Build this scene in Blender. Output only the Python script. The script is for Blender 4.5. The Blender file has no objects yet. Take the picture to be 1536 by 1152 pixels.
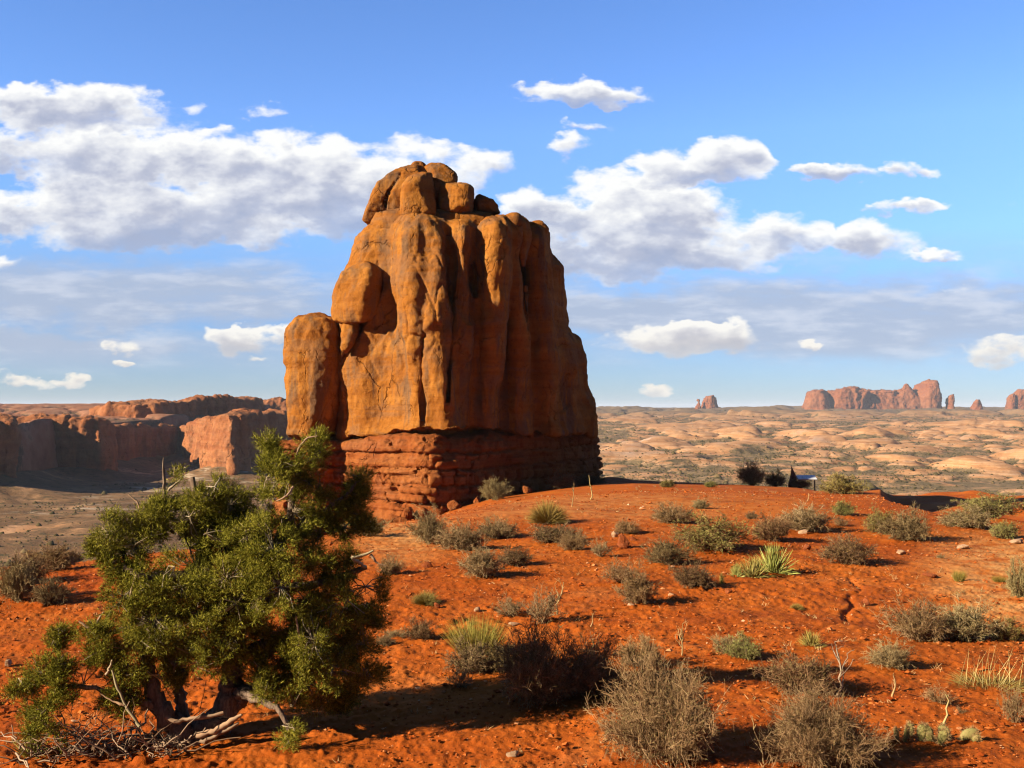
import bpy, math
import numpy as np
from mathutils import Vector

# ------------------------------------------------------------------ camera, sky, sun, exposure
sc = bpy.context.scene
COL = sc.collection
F = 1647.0                       # focal length in photograph pixels (1536 wide)
PITCH = math.atan(36.0 / F)
cam_d = bpy.data.cameras.new("camera")
cam_d.sensor_width = 36.0
cam_d.lens = 36.0 * F / 1536.0
cam_d.clip_start = 0.1
cam_d.clip_end = 60000.0
cam = bpy.data.objects.new("camera", cam_d)
COL.objects.link(cam)
cam.location = (0, 0, 0)
cam.rotation_euler = (math.radians(90) + PITCH, 0, 0)
sc.camera = cam

SUN_EL = math.radians(24.0)
SUN_DIR = Vector((-0.915 * math.cos(SUN_EL), -0.403 * math.cos(SUN_EL), math.sin(SUN_EL)))
SUN_AZ = math.atan2(SUN_DIR.x, SUN_DIR.y)
sun_d = bpy.data.lights.new("sun", 'SUN')
sun_d.energy = 5.0
sun_d.angle = math.radians(0.5)
sun_d.color = (1.0, 0.83, 0.62)
sun = bpy.data.objects.new("sun", sun_d)
COL.objects.link(sun)
sun.rotation_euler = SUN_DIR.to_track_quat('Z', 'Y').to_euler()
sun.location = (-60, -30, 60)

vs = sc.view_settings
vs.view_transform = 'Standard'
vs.look = 'None'
vs.exposure = 1.5
vs.gamma = 1.0
vs.use_curve_mapping = False
sc.cycles.max_bounces = 5
sc.cycles.diffuse_bounces = 1
sc.cycles.transparent_max_bounces = 8
sc.cycles.volume_bounces = 0
sc.cycles.use_denoising = True
sc.cycles.filter_width = 1.2


def U(px):
    return (px - 768.0) / F


def W(py):
    return (612.0 - py) / F


class NT:
    """tiny helper to wire nodes"""
    def __init__(self, tree):
        self.t = tree
        self.n = tree.nodes
        self.l = tree.links

    def node(self, kind, **kw):
        x = self.n.new(kind)
        for k, v in kw.items():
            setattr(x, k, v)
        return x

    def put(self, sock, v):
        if hasattr(v, 'is_output'):
            self.l.new(v, sock)
        elif v is not None:
            sock.default_value = v

    def math(self, op, a, b=None, c=None, clamp=False):
        x = self.node('ShaderNodeMath', operation=op, use_clamp=clamp)
        self.put(x.inputs[0], a)
        self.put(x.inputs[1], b)
        if c is not None:
            self.put(x.inputs[2], c)
        return x.outputs[0]

    def vmath(self, op, a, b=None, c=None):
        x = self.node('ShaderNodeVectorMath', operation=op)
        self.put(x.inputs[0], a)
        if b is not None:
            self.put(x.inputs[1], b)
        if c is not None:
            self.put(x.inputs[2], c)
        return x.outputs['Value'] if op in ('DOT_PRODUCT', 'LENGTH', 'DISTANCE') else x.outputs[0]

    def noise(self, vec, scale, detail=4.0, rough=0.55, dist=0.0):
        x = self.node('ShaderNodeTexNoise')
        self.put(x.inputs['Vector'], vec)
        x.inputs['Scale'].default_value = scale
        x.inputs['Detail'].default_value = detail
        x.inputs['Roughness'].default_value = rough
        x.inputs['Distortion'].default_value = dist
        return x.outputs['Fac']

    def ramp(self, fac, stops, interp='LINEAR'):
        x = self.node('ShaderNodeValToRGB')
        cr = x.color_ramp
        cr.interpolation = interp
        while len(cr.elements) < len(stops):
            cr.elements.new(0.5)
        for e, (p, c) in zip(cr.elements, stops):
            e.position = p
            e.color = (*c, 1) if len(c) == 3 else c
        self.put(x.inputs[0], fac)
        return x.outputs[0]

    def smooth(self, v, a, b, lo=0.0, hi=1.0):
        x = self.node('ShaderNodeMapRange', interpolation_type='SMOOTHSTEP')
        self.put(x.inputs[0], v)
        x.inputs[1].default_value = a
        x.inputs[2].default_value = b
        x.inputs[3].default_value = lo
        x.inputs[4].default_value = hi
        return x.outputs[0]

    def mix(self, fac, a, b, blend='MIX'):
        x = self.node('ShaderNodeMix', data_type='RGBA', blend_type=blend)
        self.put(x.inputs[0], fac)
        for s, v in ((x.inputs[6], a), (x.inputs[7], b)):
            if isinstance(v, tuple):
                v = (*v, 1) if len(v) == 3 else v
            self.put(s, v)
        return x.outputs[2]


# the sky: Nishita air with cloud banks described in directions (u = x/y, w = z/y)
CUMULUS = [  # px, py, half width, half height, strength
    (140, 165, 150, 38, 1.0), (40, 175, 90, 40, .9), (290, 160, 30, 16, .7), (390, 168, 45, 12, .45),
    (60, 225, 110, 42, 1.0), (190, 245, 170, 50, 1.05), (330, 260, 140, 55, 1.1), (390, 240, 50, 40, 1.1),
    (480, 280, 190, 72, 1.15), (600, 265, 130, 55, 1.0), (700, 250, 60, 35, .8),
    (170, 310, 150, 58, 1.1), (300, 320, 170, 50, 1.1), (30, 330, 80, 40, .9), (400, 350, 70, 28, .7),
    (120, 350, 90, 25, .7),
    (880, 140, 110, 17, .85), (800, 150, 30, 16, .6), (865, 225, 32, 22, .75), (870, 190, 40, 8, .35),
    (1000, 248, 52, 32, 1.05), (1085, 240, 62, 38, 1.1), (1040, 262, 100, 20, .9),
    (850, 325, 95, 48, 1.1), (940, 325, 140, 62, 1.15), (1040, 330, 110, 52, 1.1), (1130, 355, 110, 40, 1.05),
    (920, 380, 150, 38, 1.05), (1050, 385, 120, 28, .9), (1190, 352, 55, 24, .8),
    (1255, 257, 62, 15, .7), (1352, 256, 32, 17, .85), (1400, 254, 30, 12, .7),
    (1360, 313, 58, 13, .95), (1325, 308, 18, 14, .8), (1310, 365, 60, 34, .9), (1400, 385, 40, 8, .4),
    (1530, 312, 25, 14, .6),
    (1015, 512, 115, 26, 1.15), (980, 505, 70, 24, 1.0), (1085, 508, 50, 22, 1.0),
    (365, 508, 60, 20, 1.0), (420, 505, 50, 14, .8), (390, 537, 28, 7, .7), (190, 514, 38, 8, .6),
    (190, 540, 26, 6, .65), (40, 573, 50, 8, .7), (108, 570, 24, 10, .75), (985, 587, 20, 9, .6),
    (1500, 520, 60, 20, .7), (1430, 436, 30, 8, .5), (1210, 521, 14, 8, .6), (10, 395, 30, 14, .6),
]
world = bpy.data.worlds.new("World")
sc.world = world
world.use_nodes = True
w = NT(world.node_tree)
w.n.clear()
out = w.node('ShaderNodeOutputWorld')
bg = w.node('ShaderNodeBackground')
bg.inputs['Strength'].default_value = 0.064
w.l.new(bg.outputs[0], out.inputs[0])
sky = w.node('ShaderNodeTexSky', sky_type='NISHITA')
sky.sun_disc = False
sky.sun_elevation = SUN_EL
sky.sun_rotation = SUN_AZ
sky.altitude = 1500
sky.air_density = 1.0
sky.dust_density = 0.6
sky.ozone_density = 2.0
geo = w.node('ShaderNodeTexCoord')
sep = w.node('ShaderNodeSeparateXYZ')
w.l.new(geo.outputs['Generated'], sep.inputs[0])
dx, dy, dz = sep.outputs
ysafe = w.math('MAXIMUM', dy, 0.05)
uu = w.math('DIVIDE', dx, ysafe)
ww = w.math('DIVIDE', dz, ysafe)
front = w.smooth(dy, 0.15, 0.5)
cmb = w.node('ShaderNodeCombineXYZ')
w.put(cmb.inputs[0], uu)
w.put(cmb.inputs[1], ww)
P2 = cmb.outputs[0]
# noise is sampled with a mild vertical squash, wisps drawn out sideways
pn = w.vmath('MULTIPLY', P2, (1.0, 1.7, 1.0))
n_big = w.noise(pn, 12.0, 7.0, 0.54)
n_fine = w.noise(pn, 42.0, 5.0, 0.6)
lit_off = w.vmath('ADD', pn, (-0.012, 0.016, 0.0))
n_lit = w.noise(lit_off, 12.0, 7.0, 0.54)
warp = w.node('ShaderNodeTexNoise')
w.put(warp.inputs['Vector'], pn)
warp.inputs['Scale'].default_value = 14.0
warp.inputs['Detail'].default_value = 5.0
wv = w.vmath('MULTIPLY_ADD', warp.outputs['Color'], (0.05, 0.035, 0.0), (-0.025, -0.0175, 0.0))
warp2 = w.node('ShaderNodeTexNoise')
w.put(warp2.inputs['Vector'], pn)
warp2.inputs['Scale'].default_value = 48.0
warp2.inputs['Detail'].default_value = 3.0
wv2 = w.vmath('MULTIPLY_ADD', warp2.outputs['Color'], (0.030, 0.022, 0.0), (-0.015, -0.011, 0.0))
PW = w.vmath('ADD', w.vmath('ADD', P2, wv), wv2)
field = None
hsum = None
wsum = None
for (px, py, rx, ry, s) in CUMULUS:
    s *= 0.80 if rx < 64 else 1.0
    ru, rw = 1.25 * rx / F, 1.25 * ry / F
    v = w.vmath('MULTIPLY_ADD', PW, (1 / ru, 1 / rw, 0), (-U(px) / ru, -W(py) / rw, 0))
    d = w.vmath('DOT_PRODUCT', v, v)
    m = w.math('MULTIPLY_ADD', d, -s, s, clamp=False)
    mp = w.math('MAXIMUM', m, 0.0)
    sp = w.node('ShaderNodeSeparateXYZ')
    w.l.new(v, sp.inputs[0])
    hv = w.math('MULTIPLY', sp.outputs[1], mp)
    field = mp if field is None else w.math('MAXIMUM', field, mp)
    hsum = hv if hsum is None else w.math('ADD', hsum, hv)
    wsum = mp if wsum is None else w.math('ADD', wsum, mp)
height = w.math('DIVIDE', hsum, w.math('ADD', wsum, 0.02))
nz = w.math('ADD', w.math('MULTIPLY', n_big, 1.45), w.math('MULTIPLY', n_fine, 0.45))   # about 0.93 mean
dens = w.math('ADD', w.math('MULTIPLY_ADD', field, 1.15, -0.04), w.math('MULTIPLY', w.math('SUBTRACT', nz, 0.95), 2.5))
cover = w.smooth(w.math('MULTIPLY_ADD', w.math('MINIMUM', height, 0.0), 0.22, dens), 0.02, 0.66)
cover = w.math('MULTIPLY', cover, w.smooth(field, 0.0, 0.20))
cover = w.math('MULTIPLY', cover, front)
core = w.smooth(dens, 0.35, 1.15)
relief = w.math('MULTIPLY', w.math('SUBTRACT', n_big, n_lit), 2.3)  # sunward and shaded sides of the clouds put into their colour
bright = w.math('ADD', w.math('MULTIPLY_ADD', height, 0.60, 0.74), relief)
bright = w.math('SUBTRACT', bright, w.math('MULTIPLY', core, 0.40), clamp=True)
ccol = w.ramp(bright, [(0.0, (2.25, 2.5, 3.3)), (0.28, (2.95, 3.12, 3.75)), (0.52, (4.3, 4.4, 4.7)), (0.78, (5.6, 5.6, 5.5))])
warmth = w.smooth(ww, 0.02, 0.11, 1.0, 0.0)
ccol = w.mix(w.math('MULTIPLY', warmth, 0.5), ccol, (4.9, 4.3, 3.3))
# thin high sheets behind the cumulus
ps = w.vmath('MULTIPLY', P2, (1.0, 4.2, 1.0))
n_sheet = w.noise(ps, 3.4, 8.0, 0.58)
n_sh2 = w.noise(ps, 13.0, 6.0, 0.6)
band = w.math('MULTIPLY', w.smooth(ww, 0.018, 0.06), w.smooth(ww, 0.17, 0.11))
sheet = w.math('ADD', w.math('MULTIPLY', n_sheet, 0.75), w.math('MULTIPLY', n_sh2, 0.3))
bank = None
for (px, py, rx, ry) in [(160, 440, 420, 62), (1290, 475, 470, 78), (60, 530, 220, 34), (960, 470, 170, 40)]:
    v = w.vmath('MULTIPLY_ADD', PW, (F / rx, F / ry, 0), (-U(px) * F / rx, -W(py) * F / ry, 0))
    m = w.math('SUBTRACT', 1.0, w.vmath('DOT_PRODUCT', v, v), clamp=True)
    bank = m if bank is None else w.math('MAXIMUM', bank, m)
sheet = w.math('MULTIPLY', w.smooth(w.math('MULTIPLY_ADD', bank, 0.30, sheet), 0.40, 0.74), band)
hi = w.math('MULTIPLY', w.smooth(n_sheet, 0.52, 0.72), w.math('MULTIPLY', w.smooth(ww, 0.14, 0.2), w.smooth(ww, 0.9, 0.4)))
sheet = w.math('MULTIPLY', w.math('ADD', sheet, w.math('MULTIPLY', hi, 0.0)), 0.88)
scol = w.mix(w.smooth(n_sh2, 0.45, 0.68), (2.5, 2.9, 3.7), (3.6, 3.85, 4.4))
air = w.node('ShaderNodeHueSaturation')
w.l.new(sky.outputs[0], air.inputs['Color'])
air.inputs['Saturation'].default_value = 1.12
air.inputs['Value'].default_value = 1.0
elev = w.smooth(w.math('ABSOLUTE', dz), 0.0, 0.38)
grad = w.ramp(elev, [(0.0, (0.37, 0.48, 0.74)), (0.10, (0.45, 0.57, 0.86)), (0.35, (0.80, 0.92, 1.15)), (0.7, (1.02, 1.12, 1.42)), (1.0, (0.95, 1.05, 1.35))])
grad = w.mix(w.smooth(dy, -0.25, 0.45), w.mix(1.0, grad, (0.22, 0.21, 0.20), 'MULTIPLY'), grad)  # sky behind the camera darkened to deepen the shade in view
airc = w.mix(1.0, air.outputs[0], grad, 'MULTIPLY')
skyc = w.mix(sheet, airc, scol)
skyc = w.mix(w.math('MULTIPLY', cover, w.smooth(height, -0.9, 0.15, 0.74, 0.98)), skyc, ccol)
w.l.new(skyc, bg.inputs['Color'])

# ------------------------------------------------------------------ helpers
_rt = np.random.default_rng(7).random(65536).astype(np.float32)


def _hash(ix, iy, iz):
    return ((ix * 73856093) ^ (iy * 19349663) ^ (iz * 83492791)) & 65535


def vnoise(p):
    """smooth value noise in -1..1 on points (N,3)"""
    p = np.asarray(p, dtype=np.float64)
    i = np.floor(p).astype(np.int64)
    f = (p - i).astype(np.float32)
    f = f * f * f * (f * (f * 6 - 15) + 10)
    r = 0
    for a in (0, 1):
        wa = f[:, 0] if a else 1 - f[:, 0]
        for b in (0, 1):
            wb = f[:, 1] if b else 1 - f[:, 1]
            for c in (0, 1):
                wc = f[:, 2] if c else 1 - f[:, 2]
                r = r + wa * wb * wc * _rt[_hash(i[:, 0] + a, i[:, 1] + b, i[:, 2] + c)]
    return r * 2 - 1


def fbm(p, octv=4, gain=0.5, lac=2.03):
    r = 0
    a = 1.0
    q = np.array(p, dtype=np.float64)
    for k in range(octv):
        r = r + a * vnoise(q + 17.3 * k)
        q = q * lac
        a *= gain
    return r


def worley(p2, seed=0):
    """distance to nearest and cell random for points (N,2)"""
    i = np.floor(p2).astype(np.int64)
    best = np.full(len(p2), 9.0)
    nxt = np.full(len(p2), 9.0)
    rid = np.zeros(len(p2))
    for a in (-1, 0, 1):
        for b in (-1, 0, 1):
            cx, cy = i[:, 0] + a, i[:, 1] + b
            jx = _rt[_hash(cx, cy, np.int64(11 + seed))]
            jy = _rt[_hash(cx, cy, np.int64(37 + seed))]
            d = np.hypot(cx + jx - p2[:, 0], cy + jy - p2[:, 1])
            k = d < best
            nxt = np.where(k, best, np.minimum(nxt, d))
            best[k] = d[k]
            rid[k] = _rt[_hash(cx, cy, np.int64(91 + seed))][k]
    return best, rid, np.clip((nxt - best) / .16, 0, 1) ** .6


def sstep(x, a, b):
    t = np.clip((x - a) / (b - a), 0, 1)
    return t * t * (3 - 2 * t)


def softplus(x, k):
    return k * np.logaddexp(0, np.asarray(x, dtype=np.float64) / k)


def ray(px, py):
    u = (px - 768.0) / F
    v = (576.0 - py) / F
    return np.array([u, math.cos(PITCH) - v * math.sin(PITCH), math.sin(PITCH) + v * math.cos(PITCH)])


def PT(px, py, D):
    r = ray(px, py)
    return r * (D / r[1])


def mesh(name, V, Q, mat, smooth=True, attrs=None):
    """mesh object from vertices and an (n,4) or (n,3) face array; linked later by put()"""
    V = np.ascontiguousarray(V, dtype=np.float32)
    Q = np.ascontiguousarray(Q, dtype=np.int32)
    me = bpy.data.meshes.new(name)
    me.vertices.add(len(V))
    me.vertices.foreach_set('co', V.ravel())
    n, k = Q.shape
    me.loops.add(n * k)
    me.loops.foreach_set('vertex_index', Q.ravel())
    me.polygons.add(n)
    me.polygons.foreach_set('loop_start', np.arange(0, n * k, k, dtype=np.int32))
    me.polygons.foreach_set('loop_total', np.full(n, k, dtype=np.int32))
    me.polygons.foreach_set('use_smooth', np.full(n, bool(smooth)))
    for an, av in (attrs or {}).items():
        at = me.attributes.new(an, 'FLOAT', 'POINT')
        at.data.foreach_set('value', np.ascontiguousarray(av, dtype=np.float32))
    me.update(calc_edges=True)
    me.materials.append(mat)
    return me


def put(name, me, parent=None, loc=None):
    o = bpy.data.objects.new(name, me)
    COL.objects.link(o)
    if loc is not None:
        o.location = loc
    if parent is not None:
        o.parent = parent
    return o


def tag(o, label, cat, group=None):
    o['label'] = label
    o['category'] = cat
    if group:
        o['group'] = group
    return o


def thing(name, loc, label, cat, group=None):
    return tag(put(name, None, None, loc), label, cat, group)


def grid_quads(nu, nv):
    i = np.arange(nu * nv).reshape(nu, nv)
    return np.stack([i[:-1, :-1], i[1:, :-1], i[1:, 1:], i[:-1, 1:]], -1).reshape(-1, 4)


def material(name, rough=0.9):
    m = bpy.data.materials.new(name)
    m.use_nodes = True
    t = NT(m.node_tree)
    b = t.n['Principled BSDF']
    b.inputs['Roughness'].default_value = rough
    b.inputs['Specular IOR Level'].default_value = 0.03
    return m, t, b


ALB = 0.62


def setcol(t, b, c):
    t.l.new(t.mix(1.0, c, (ALB, ALB, ALB), 'MULTIPLY'), b.inputs['Base Color'])


def bump(t, b, h, strength=0.5, dist=0.1):
    x = t.node('ShaderNodeBump')
    x.inputs['Strength'].default_value = strength
    x.inputs['Distance'].default_value = dist
    t.put(x.inputs['Height'], h)
    t.l.new(x.outputs[0], b.inputs['Normal'])


# ------------------------------------------------------------------ the ground of the knoll
CREST = np.array([(-900, 24, .6), (0, 24.5, .6), (130, 25.5, .6), (300, 27.5, .5), (440, 28, .30), (520, 28, .15),
                  (570, 28, .112), (640, 29, .101), (740, 33, .079), (850, 36, .068), (950, 37, .0575), (1000, 38, .061), (1110, 38, .064),
                  (1230, 37, .071), (1320, 36, .075), (1360, 35, .13), (1440, 32.5, .24), (1536, 31, .25), (2400, 30, .25)])
FAR_EDGE = np.array([(-900, 60), (380, 60), (450, 92), (900, 96), (950, 84), (1110, 82), (1200, 83), (1280, 97), (1340, 110), (1440, 112), (2400, 112)])


def hill_z(x, y):
    x = np.asarray(x, dtype=np.float64)
    y = np.asarray(y, dtype=np.float64)
    px = np.clip(x / np.maximum(y, 1.0) * F + 768, -900, 2400)
    E = np.interp(px, CREST[:, 0], CREST[:, 1])
    k = np.interp(px, CREST[:, 0], CREST[:, 2])
    E2 = np.interp(px, FAR_EDGE[:, 0], FAR_EDGE[:, 1])
    drop = k * softplus(y - E, 2.2)
    terr = 4.75 + 0.012 * np.maximum(y - 60, 0)          # a lower terrace on the right levels out
    low = terr - softplus(terr - drop, 0.5)
    f = sstep(px, 1200, 1300)
    z = -2.95 - (drop * (1 - f) + low * f) - 0.55 * softplus(y - E2, 2.0)
    z = z + 0.042 * softplus(y - 72.5, 0.8) * sstep(px, 860, 930) * sstep(px, 1240, 1190)
    z = z + 0.2 * sstep(y, 60, 69) * sstep(px, 630, 700) * sstep(px, 960, 880)
    z = z + 1.4 * sstep(y, 6.0, -1.0)
    q3 = np.stack([x * .09, y * .09, 0 * x], -1).reshape(-1, 3)
    und = fbm(q3, 3).reshape(x.shape)
    z = z + f * sstep(y, 45, 60) * 0.5 * fbm(np.stack([x * .14, y * .14, 0 * x + 4], -1).reshape(-1, 3), 3).reshape(x.shape)
    z = z + und * (0.05 + 0.11 * sstep(y, 40, 22))
    return z


def hit(px, py):
    """where the line of sight meets the knoll"""
    r = ray(px, py)
    r = r / r[1]
    ys = np.geomspace(4.0, 84.0, 1500)
    hz_ = hill_z(r[0] * ys, ys)
    k = np.nonzero(r[2] * ys - hz_ <= 0)[0]
    j = k[0] if len(k) else int(np.argmax(hz_ / ys))
    y = ys[j]
    return np.array([r[0] * y, y, float(hz_[j])])


def soil_material():
    m, t, b = material("red_soil")
    tc = t.node('ShaderNodeTexCoord').outputs['Object']
    big = t.noise(tc, 0.16, 5, 0.6)
    med = t.noise(tc, 1.6, 6, 0.65)
    fine = t.noise(tc, 14, 5, 0.7)
    c = t.ramp(big, [(0.3, (0.36, 0.068, 0.009)), (0.5, (0.47, 0.108, 0.013)), (0.7, (0.55, 0.155, 0.022))])
    crust = t.noise(tc, 0.55, 5, 0.65)
    c = t.mix(t.math('MULTIPLY', t.smooth(crust, 0.52, 0.66), 0.55), c, (0.23, 0.050, 0.013))
    c = t.mix(t.math('MULTIPLY', t.smooth(crust, 0.44, 0.33), 0.40), c, (0.55, 0.19, 0.05))
    c = t.mix(t.smooth(med, 0.5, 0.72), c, (0.56, 0.155, 0.024))
    c = t.mix(t.smooth(fine, 0.36, 0.2), c, (0.27, 0.04, 0.006))
    c = t.mix(t.math('MULTIPLY', t.smooth(fine, 0.58, 0.74), 0.55), c, (0.68, 0.25, 0.06))
    pale = t.node('ShaderNodeAttribute', attribute_name='pale').outputs['Fac']
    pm = t.math('MULTIPLY', pale, t.smooth(med, 0.3, 0.62), clamp=True)
    c = t.mix(pm, c, (0.74, 0.37, 0.12))
    setcol(t, b, c)
    h = t.math('ADD', t.math('MULTIPLY', t.noise(tc, 26, 5, 0.7), 0.8), t.math('MULTIPLY', t.noise(tc, 7, 4, 0.6), 1.0))
    bump(t, b, h, 0.5, 0.035)
    return m


M_soil = soil_material()
nu, nv = 1150, 1020
ug = np.linspace(-0.80, 0.80, nu)
vg = np.geomspace(3.4, 120.0, nv)
UU, YY = np.meshgrid(ug, vg, indexing='ij')
XX = UU * YY
ZZ = hill_z(XX, YY)
pp = np.stack([XX.ravel(), YY.ravel(), 0 * XX.ravel()], -1)
clod = fbm(pp * 2.3, 5, 0.62)
lump = np.maximum(fbm(pp * 7.0 + 5, 3, 0.6), 0)
stones = np.clip(0.5 + 0.9 * fbm(pp * 0.35 + 9, 3), 0, 1)
near = sstep(pp[:, 1], 60, 20)
grit = np.maximum(fbm(pp * 16.0 + 11, 2, 0.6), -.1)
disp = clod * 0.017 + lump * 0.030 * stones + grit * 0.016
# a thin rill in the soil running down from the round bush on the right
ca, cb, cc2 = hit(1282, 865), hit(1275, 930), hit(1215, 952)
for s0, s1 in ((ca, cb), (cb, cc2)):
    dd = s1[:2] - s0[:2]
    L = np.hypot(*dd)
    tt = np.clip(((pp[:, :2] - s0[:2]) @ dd) / L ** 2, 0, 1)
    wig = 0.16 * vnoise(np.stack([tt * L * 1.3, 0 * tt, 0 * tt + L], -1))
    dist = np.abs(np.hypot(pp[:, 0] - s0[0] - tt * dd[0] + wig, pp[:, 1] - s0[1] - tt * dd[1]))
    disp = disp - 0.05 * np.exp(-(dist / 0.05) ** 2)
ZZ = ZZ + (disp * near).reshape(ZZ.shape)
pxg = UU.ravel() * F + 768
pale = sstep(pxg, 1330, 1500) * sstep(YY.ravel(), 12.5, 17) * sstep(YY.ravel(), 30, 22) * 0.9
pale += 0.75 * np.exp(-((pxg - 600) / 60) ** 2) * sstep(YY.ravel(), 19, 23) * sstep(YY.ravel(), 34, 28)
pale += 0.45 * np.exp(-((pxg - 900) / 220) ** 2) * sstep(YY.ravel(), 26, 31) * sstep(YY.ravel(), 46, 38)
soil = put('ground', mesh('ground', np.stack([XX.ravel(), YY.ravel(), ZZ.ravel()], -1), grid_quads(nu, nv), M_soil,
                          attrs={'pale': np.clip(pale, 0, 1)}))
soil['kind'] = 'structure'

# ------------------------------------------------------------------ the desert floor out to the horizon
FL_R = np.array([(60, -42), (430, -36), (700, -33.5), (1000, -29), (1500, -22.5), (2500, -13), (4000, -3.5), (6000, 0.5), (14000, 6.0), (30000, 10)])
FL_L = np.array([(60, -42), (300, -36), (700, -34), (30000, -30)])


def floor_z(x, y):
    u = x / y
    zr = np.interp(y, FL_R[:, 0], FL_R[:, 1])
    zl = np.interp(y, FL_L[:, 0], FL_L[:, 1])
    f = sstep(u, -0.20, -0.02)
    z = zl * (1 - f) + zr * f
    p = np.stack([x, y], -1)
    q3 = np.stack([x, y, 0 * x], -1)
    wv = np.stack([fbm(q3 / 60.0, 3), fbm(q3 / 60.0 + 31, 3)], -1) * 24
    rock = np.zeros(len(x))
    add = np.zeros(len(x))
    fade = f * sstep(y, 380, 480) * sstep(y, 6500, 3200)
    clus = np.clip(.78 + .8 * fbm(q3 / np.array([330, 210, 1.0]) + 50, 3), 0.22, 1.3)
    for (sx, sy, hgt, keep, sd) in ((140, 190, 13, .42, 1), (56, 74, 7.0, .5, 2), (22, 30, 2.8, .6, 3)):
        d, rid, gap = worley((p + wv * (sx / 90.0)) / np.array([sx, sy]), sd)
        R = 0.36 + 0.20 * ((rid * 7.3) % 1.0)
        dome = np.clip(1 - (d / R) ** 2, 0, 1) ** .85 * (rid < keep) * gap * clus
        add = np.maximum(add, dome * hgt * (0.5 + rid)) + 0.15 * dome * hgt
        rock = np.maximum(rock, dome)
    ledge = np.abs(fbm(q3 / np.array([45, 22, 1.0]), 4, .6))
    z = z + fade * (add + 1.0 * (ledge - .3) - 1.3 * np.exp(-(fbm(q3 / np.array([60, 26, 1.0]) + 8, 4, .6) / .09) ** 2)) + (1 - fade) * 0.9 * fbm(q3 / 25.0, 3) * sstep(y, 5000, 1000)
    z = z + fbm(q3 / 400.0 + 3, 3) * 1.6 * sstep(y, 300, 900) * sstep(y, 9000, 3000)
    return z, np.clip(rock * 1.5, 0, 1) * fade


def floor_material():
    m, t, b = material("desert_floor")
    tc = t.node('ShaderNodeTexCoord').outputs['Object']
    rk = t.node('ShaderNodeAttribute', attribute_name='rock').outputs['Fac']
    sep = t.node('ShaderNodeSeparateXYZ')
    t.l.new(tc, sep.inputs[0])
    strat = t.noise(t.vmath('MULTIPLY', tc, (0.03, 0.03, 0.9)), 1.0, 6, 0.65, 0.6)
    patch = t.noise(tc, 0.012, 6, 0.62)
    speck = t.noise(tc, 0.22, 4, 0.75)
    speck2 = t.noise(tc, 0.05, 5, 0.7)
    rockc = t.ramp(strat, [(0.3, (0.40, 0.19, 0.085)), (0.47, (0.54, 0.29, 0.135)), (0.6, (0.61, 0.365, 0.20)), (0.75, (0.64, 0.46, 0.31))])
    rockc = t.mix(t.smooth(patch, 0.55, 0.7), rockc, (0.52, 0.37, 0.27))
    scrub = t.ramp(speck2, [(0.3, (0.12, 0.10, 0.055)), (0.5, (0.25, 0.18, 0.10)), (0.68, (0.42, 0.27, 0.14))])
    near = t.smooth(sep.outputs[1], 300, 520, 1.0, 0.0)
    plain = t.ramp(speck2, [(0.32, (0.135, 0.08, 0.042)), (0.5, (0.225, 0.132, 0.066)), (0.66, (0.33, 0.20, 0.10))])
    left = t.smooth(sep.outputs[0], -40, -10, 1.0, 0.0)
    scrub = t.mix(left, scrub, plain)
    ft = t.math('ADD', rk, t.math('MULTIPLY', t.math('SUBTRACT', speck2, 0.5), 2.2))
    ft = t.math('ADD', ft, t.math('MULTIPLY', t.math('SUBTRACT', patch, 0.5), 1.6))
    ft = t.smooth(ft, 0.10, 0.46)
    c = t.mix(ft, scrub, rockc)
    # shrubs too far to count colour the ground in dark green specks
    sp = t.math('MULTIPLY', t.smooth(speck, 0.52, 0.62), t.math('SUBTRACT', 1.0, t.math('MULTIPLY', ft, 0.8)))
    c = t.mix(t.math('MULTIPLY', sp, 0.8), c, (0.075, 0.07, 0.035))
    farv = t.math('MULTIPLY', t.smooth(sep.outputs[1], 1500, 2700), 0.8)
    c = t.mix(farv, c, (0.14, 0.115, 0.07))
    # pale dry wash below the headland
    wash = t.math('MULTIPLY', t.smooth(t.noise(t.vmath('MULTIPLY', tc, (0.022, 0.05, 1)), 1.0, 6, 0.65), 0.53, 0.66),
                  t.math('MULTIPLY', left, t.math('MULTIPLY', t.smooth(sep.outputs[1], 330, 400), t.smooth(sep.outputs[0], -200, -150))))
    c = t.mix(wash, c, (0.50, 0.40, 0.28))
    setcol(t, b, c)
    bump(t, b, t.math('ADD', speck, t.math('MULTIPLY', strat, 0.7)), 0.5, 1.2)
    return m


M_floor = floor_material()
nu, nv = 1000, 560
ug = np.linspace(-0.85, 0.85, nu)
vg = np.concatenate([np.geomspace(90, 420, 120), np.geomspace(424, 6500, 400), np.geomspace(6700, 30000, 40)])
UU, YY = np.meshgrid(ug, vg, indexing='ij')
x, y = (UU * YY).ravel(), YY.ravel()
z, rk = floor_z(x, y)
fl = put('desert_floor', mesh('desert_floor', np.stack([x, y, z], -1), grid_quads(nu, nv), M_floor, attrs={'rock': rk}))
fl['kind'] = 'structure'

# shrubs of the far desert, too many and too small to count
rng = np.random.default_rng(303)


def far_scrub(n, u0, u1, y0, y1, cut, seed):
    yy = y0 * (y1 / y0) ** (rng.uniform(0, 1, n) ** .8)
    xx = rng.uniform(u0, u1, n) * yy
    dn = fbm(np.stack([xx, yy, 0 * xx + seed], -1) / 55.0, 3)
    k = dn > rng.uniform(-1.0, .7, n)
    xx, yy = xx[k], yy[k]
    zz, rk0 = floor_z(xx, yy)
    k = rk0 < cut + rng.uniform(0, .5, len(xx))
    return np.stack([xx[k], yy[k], zz[k]], -1)


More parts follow.
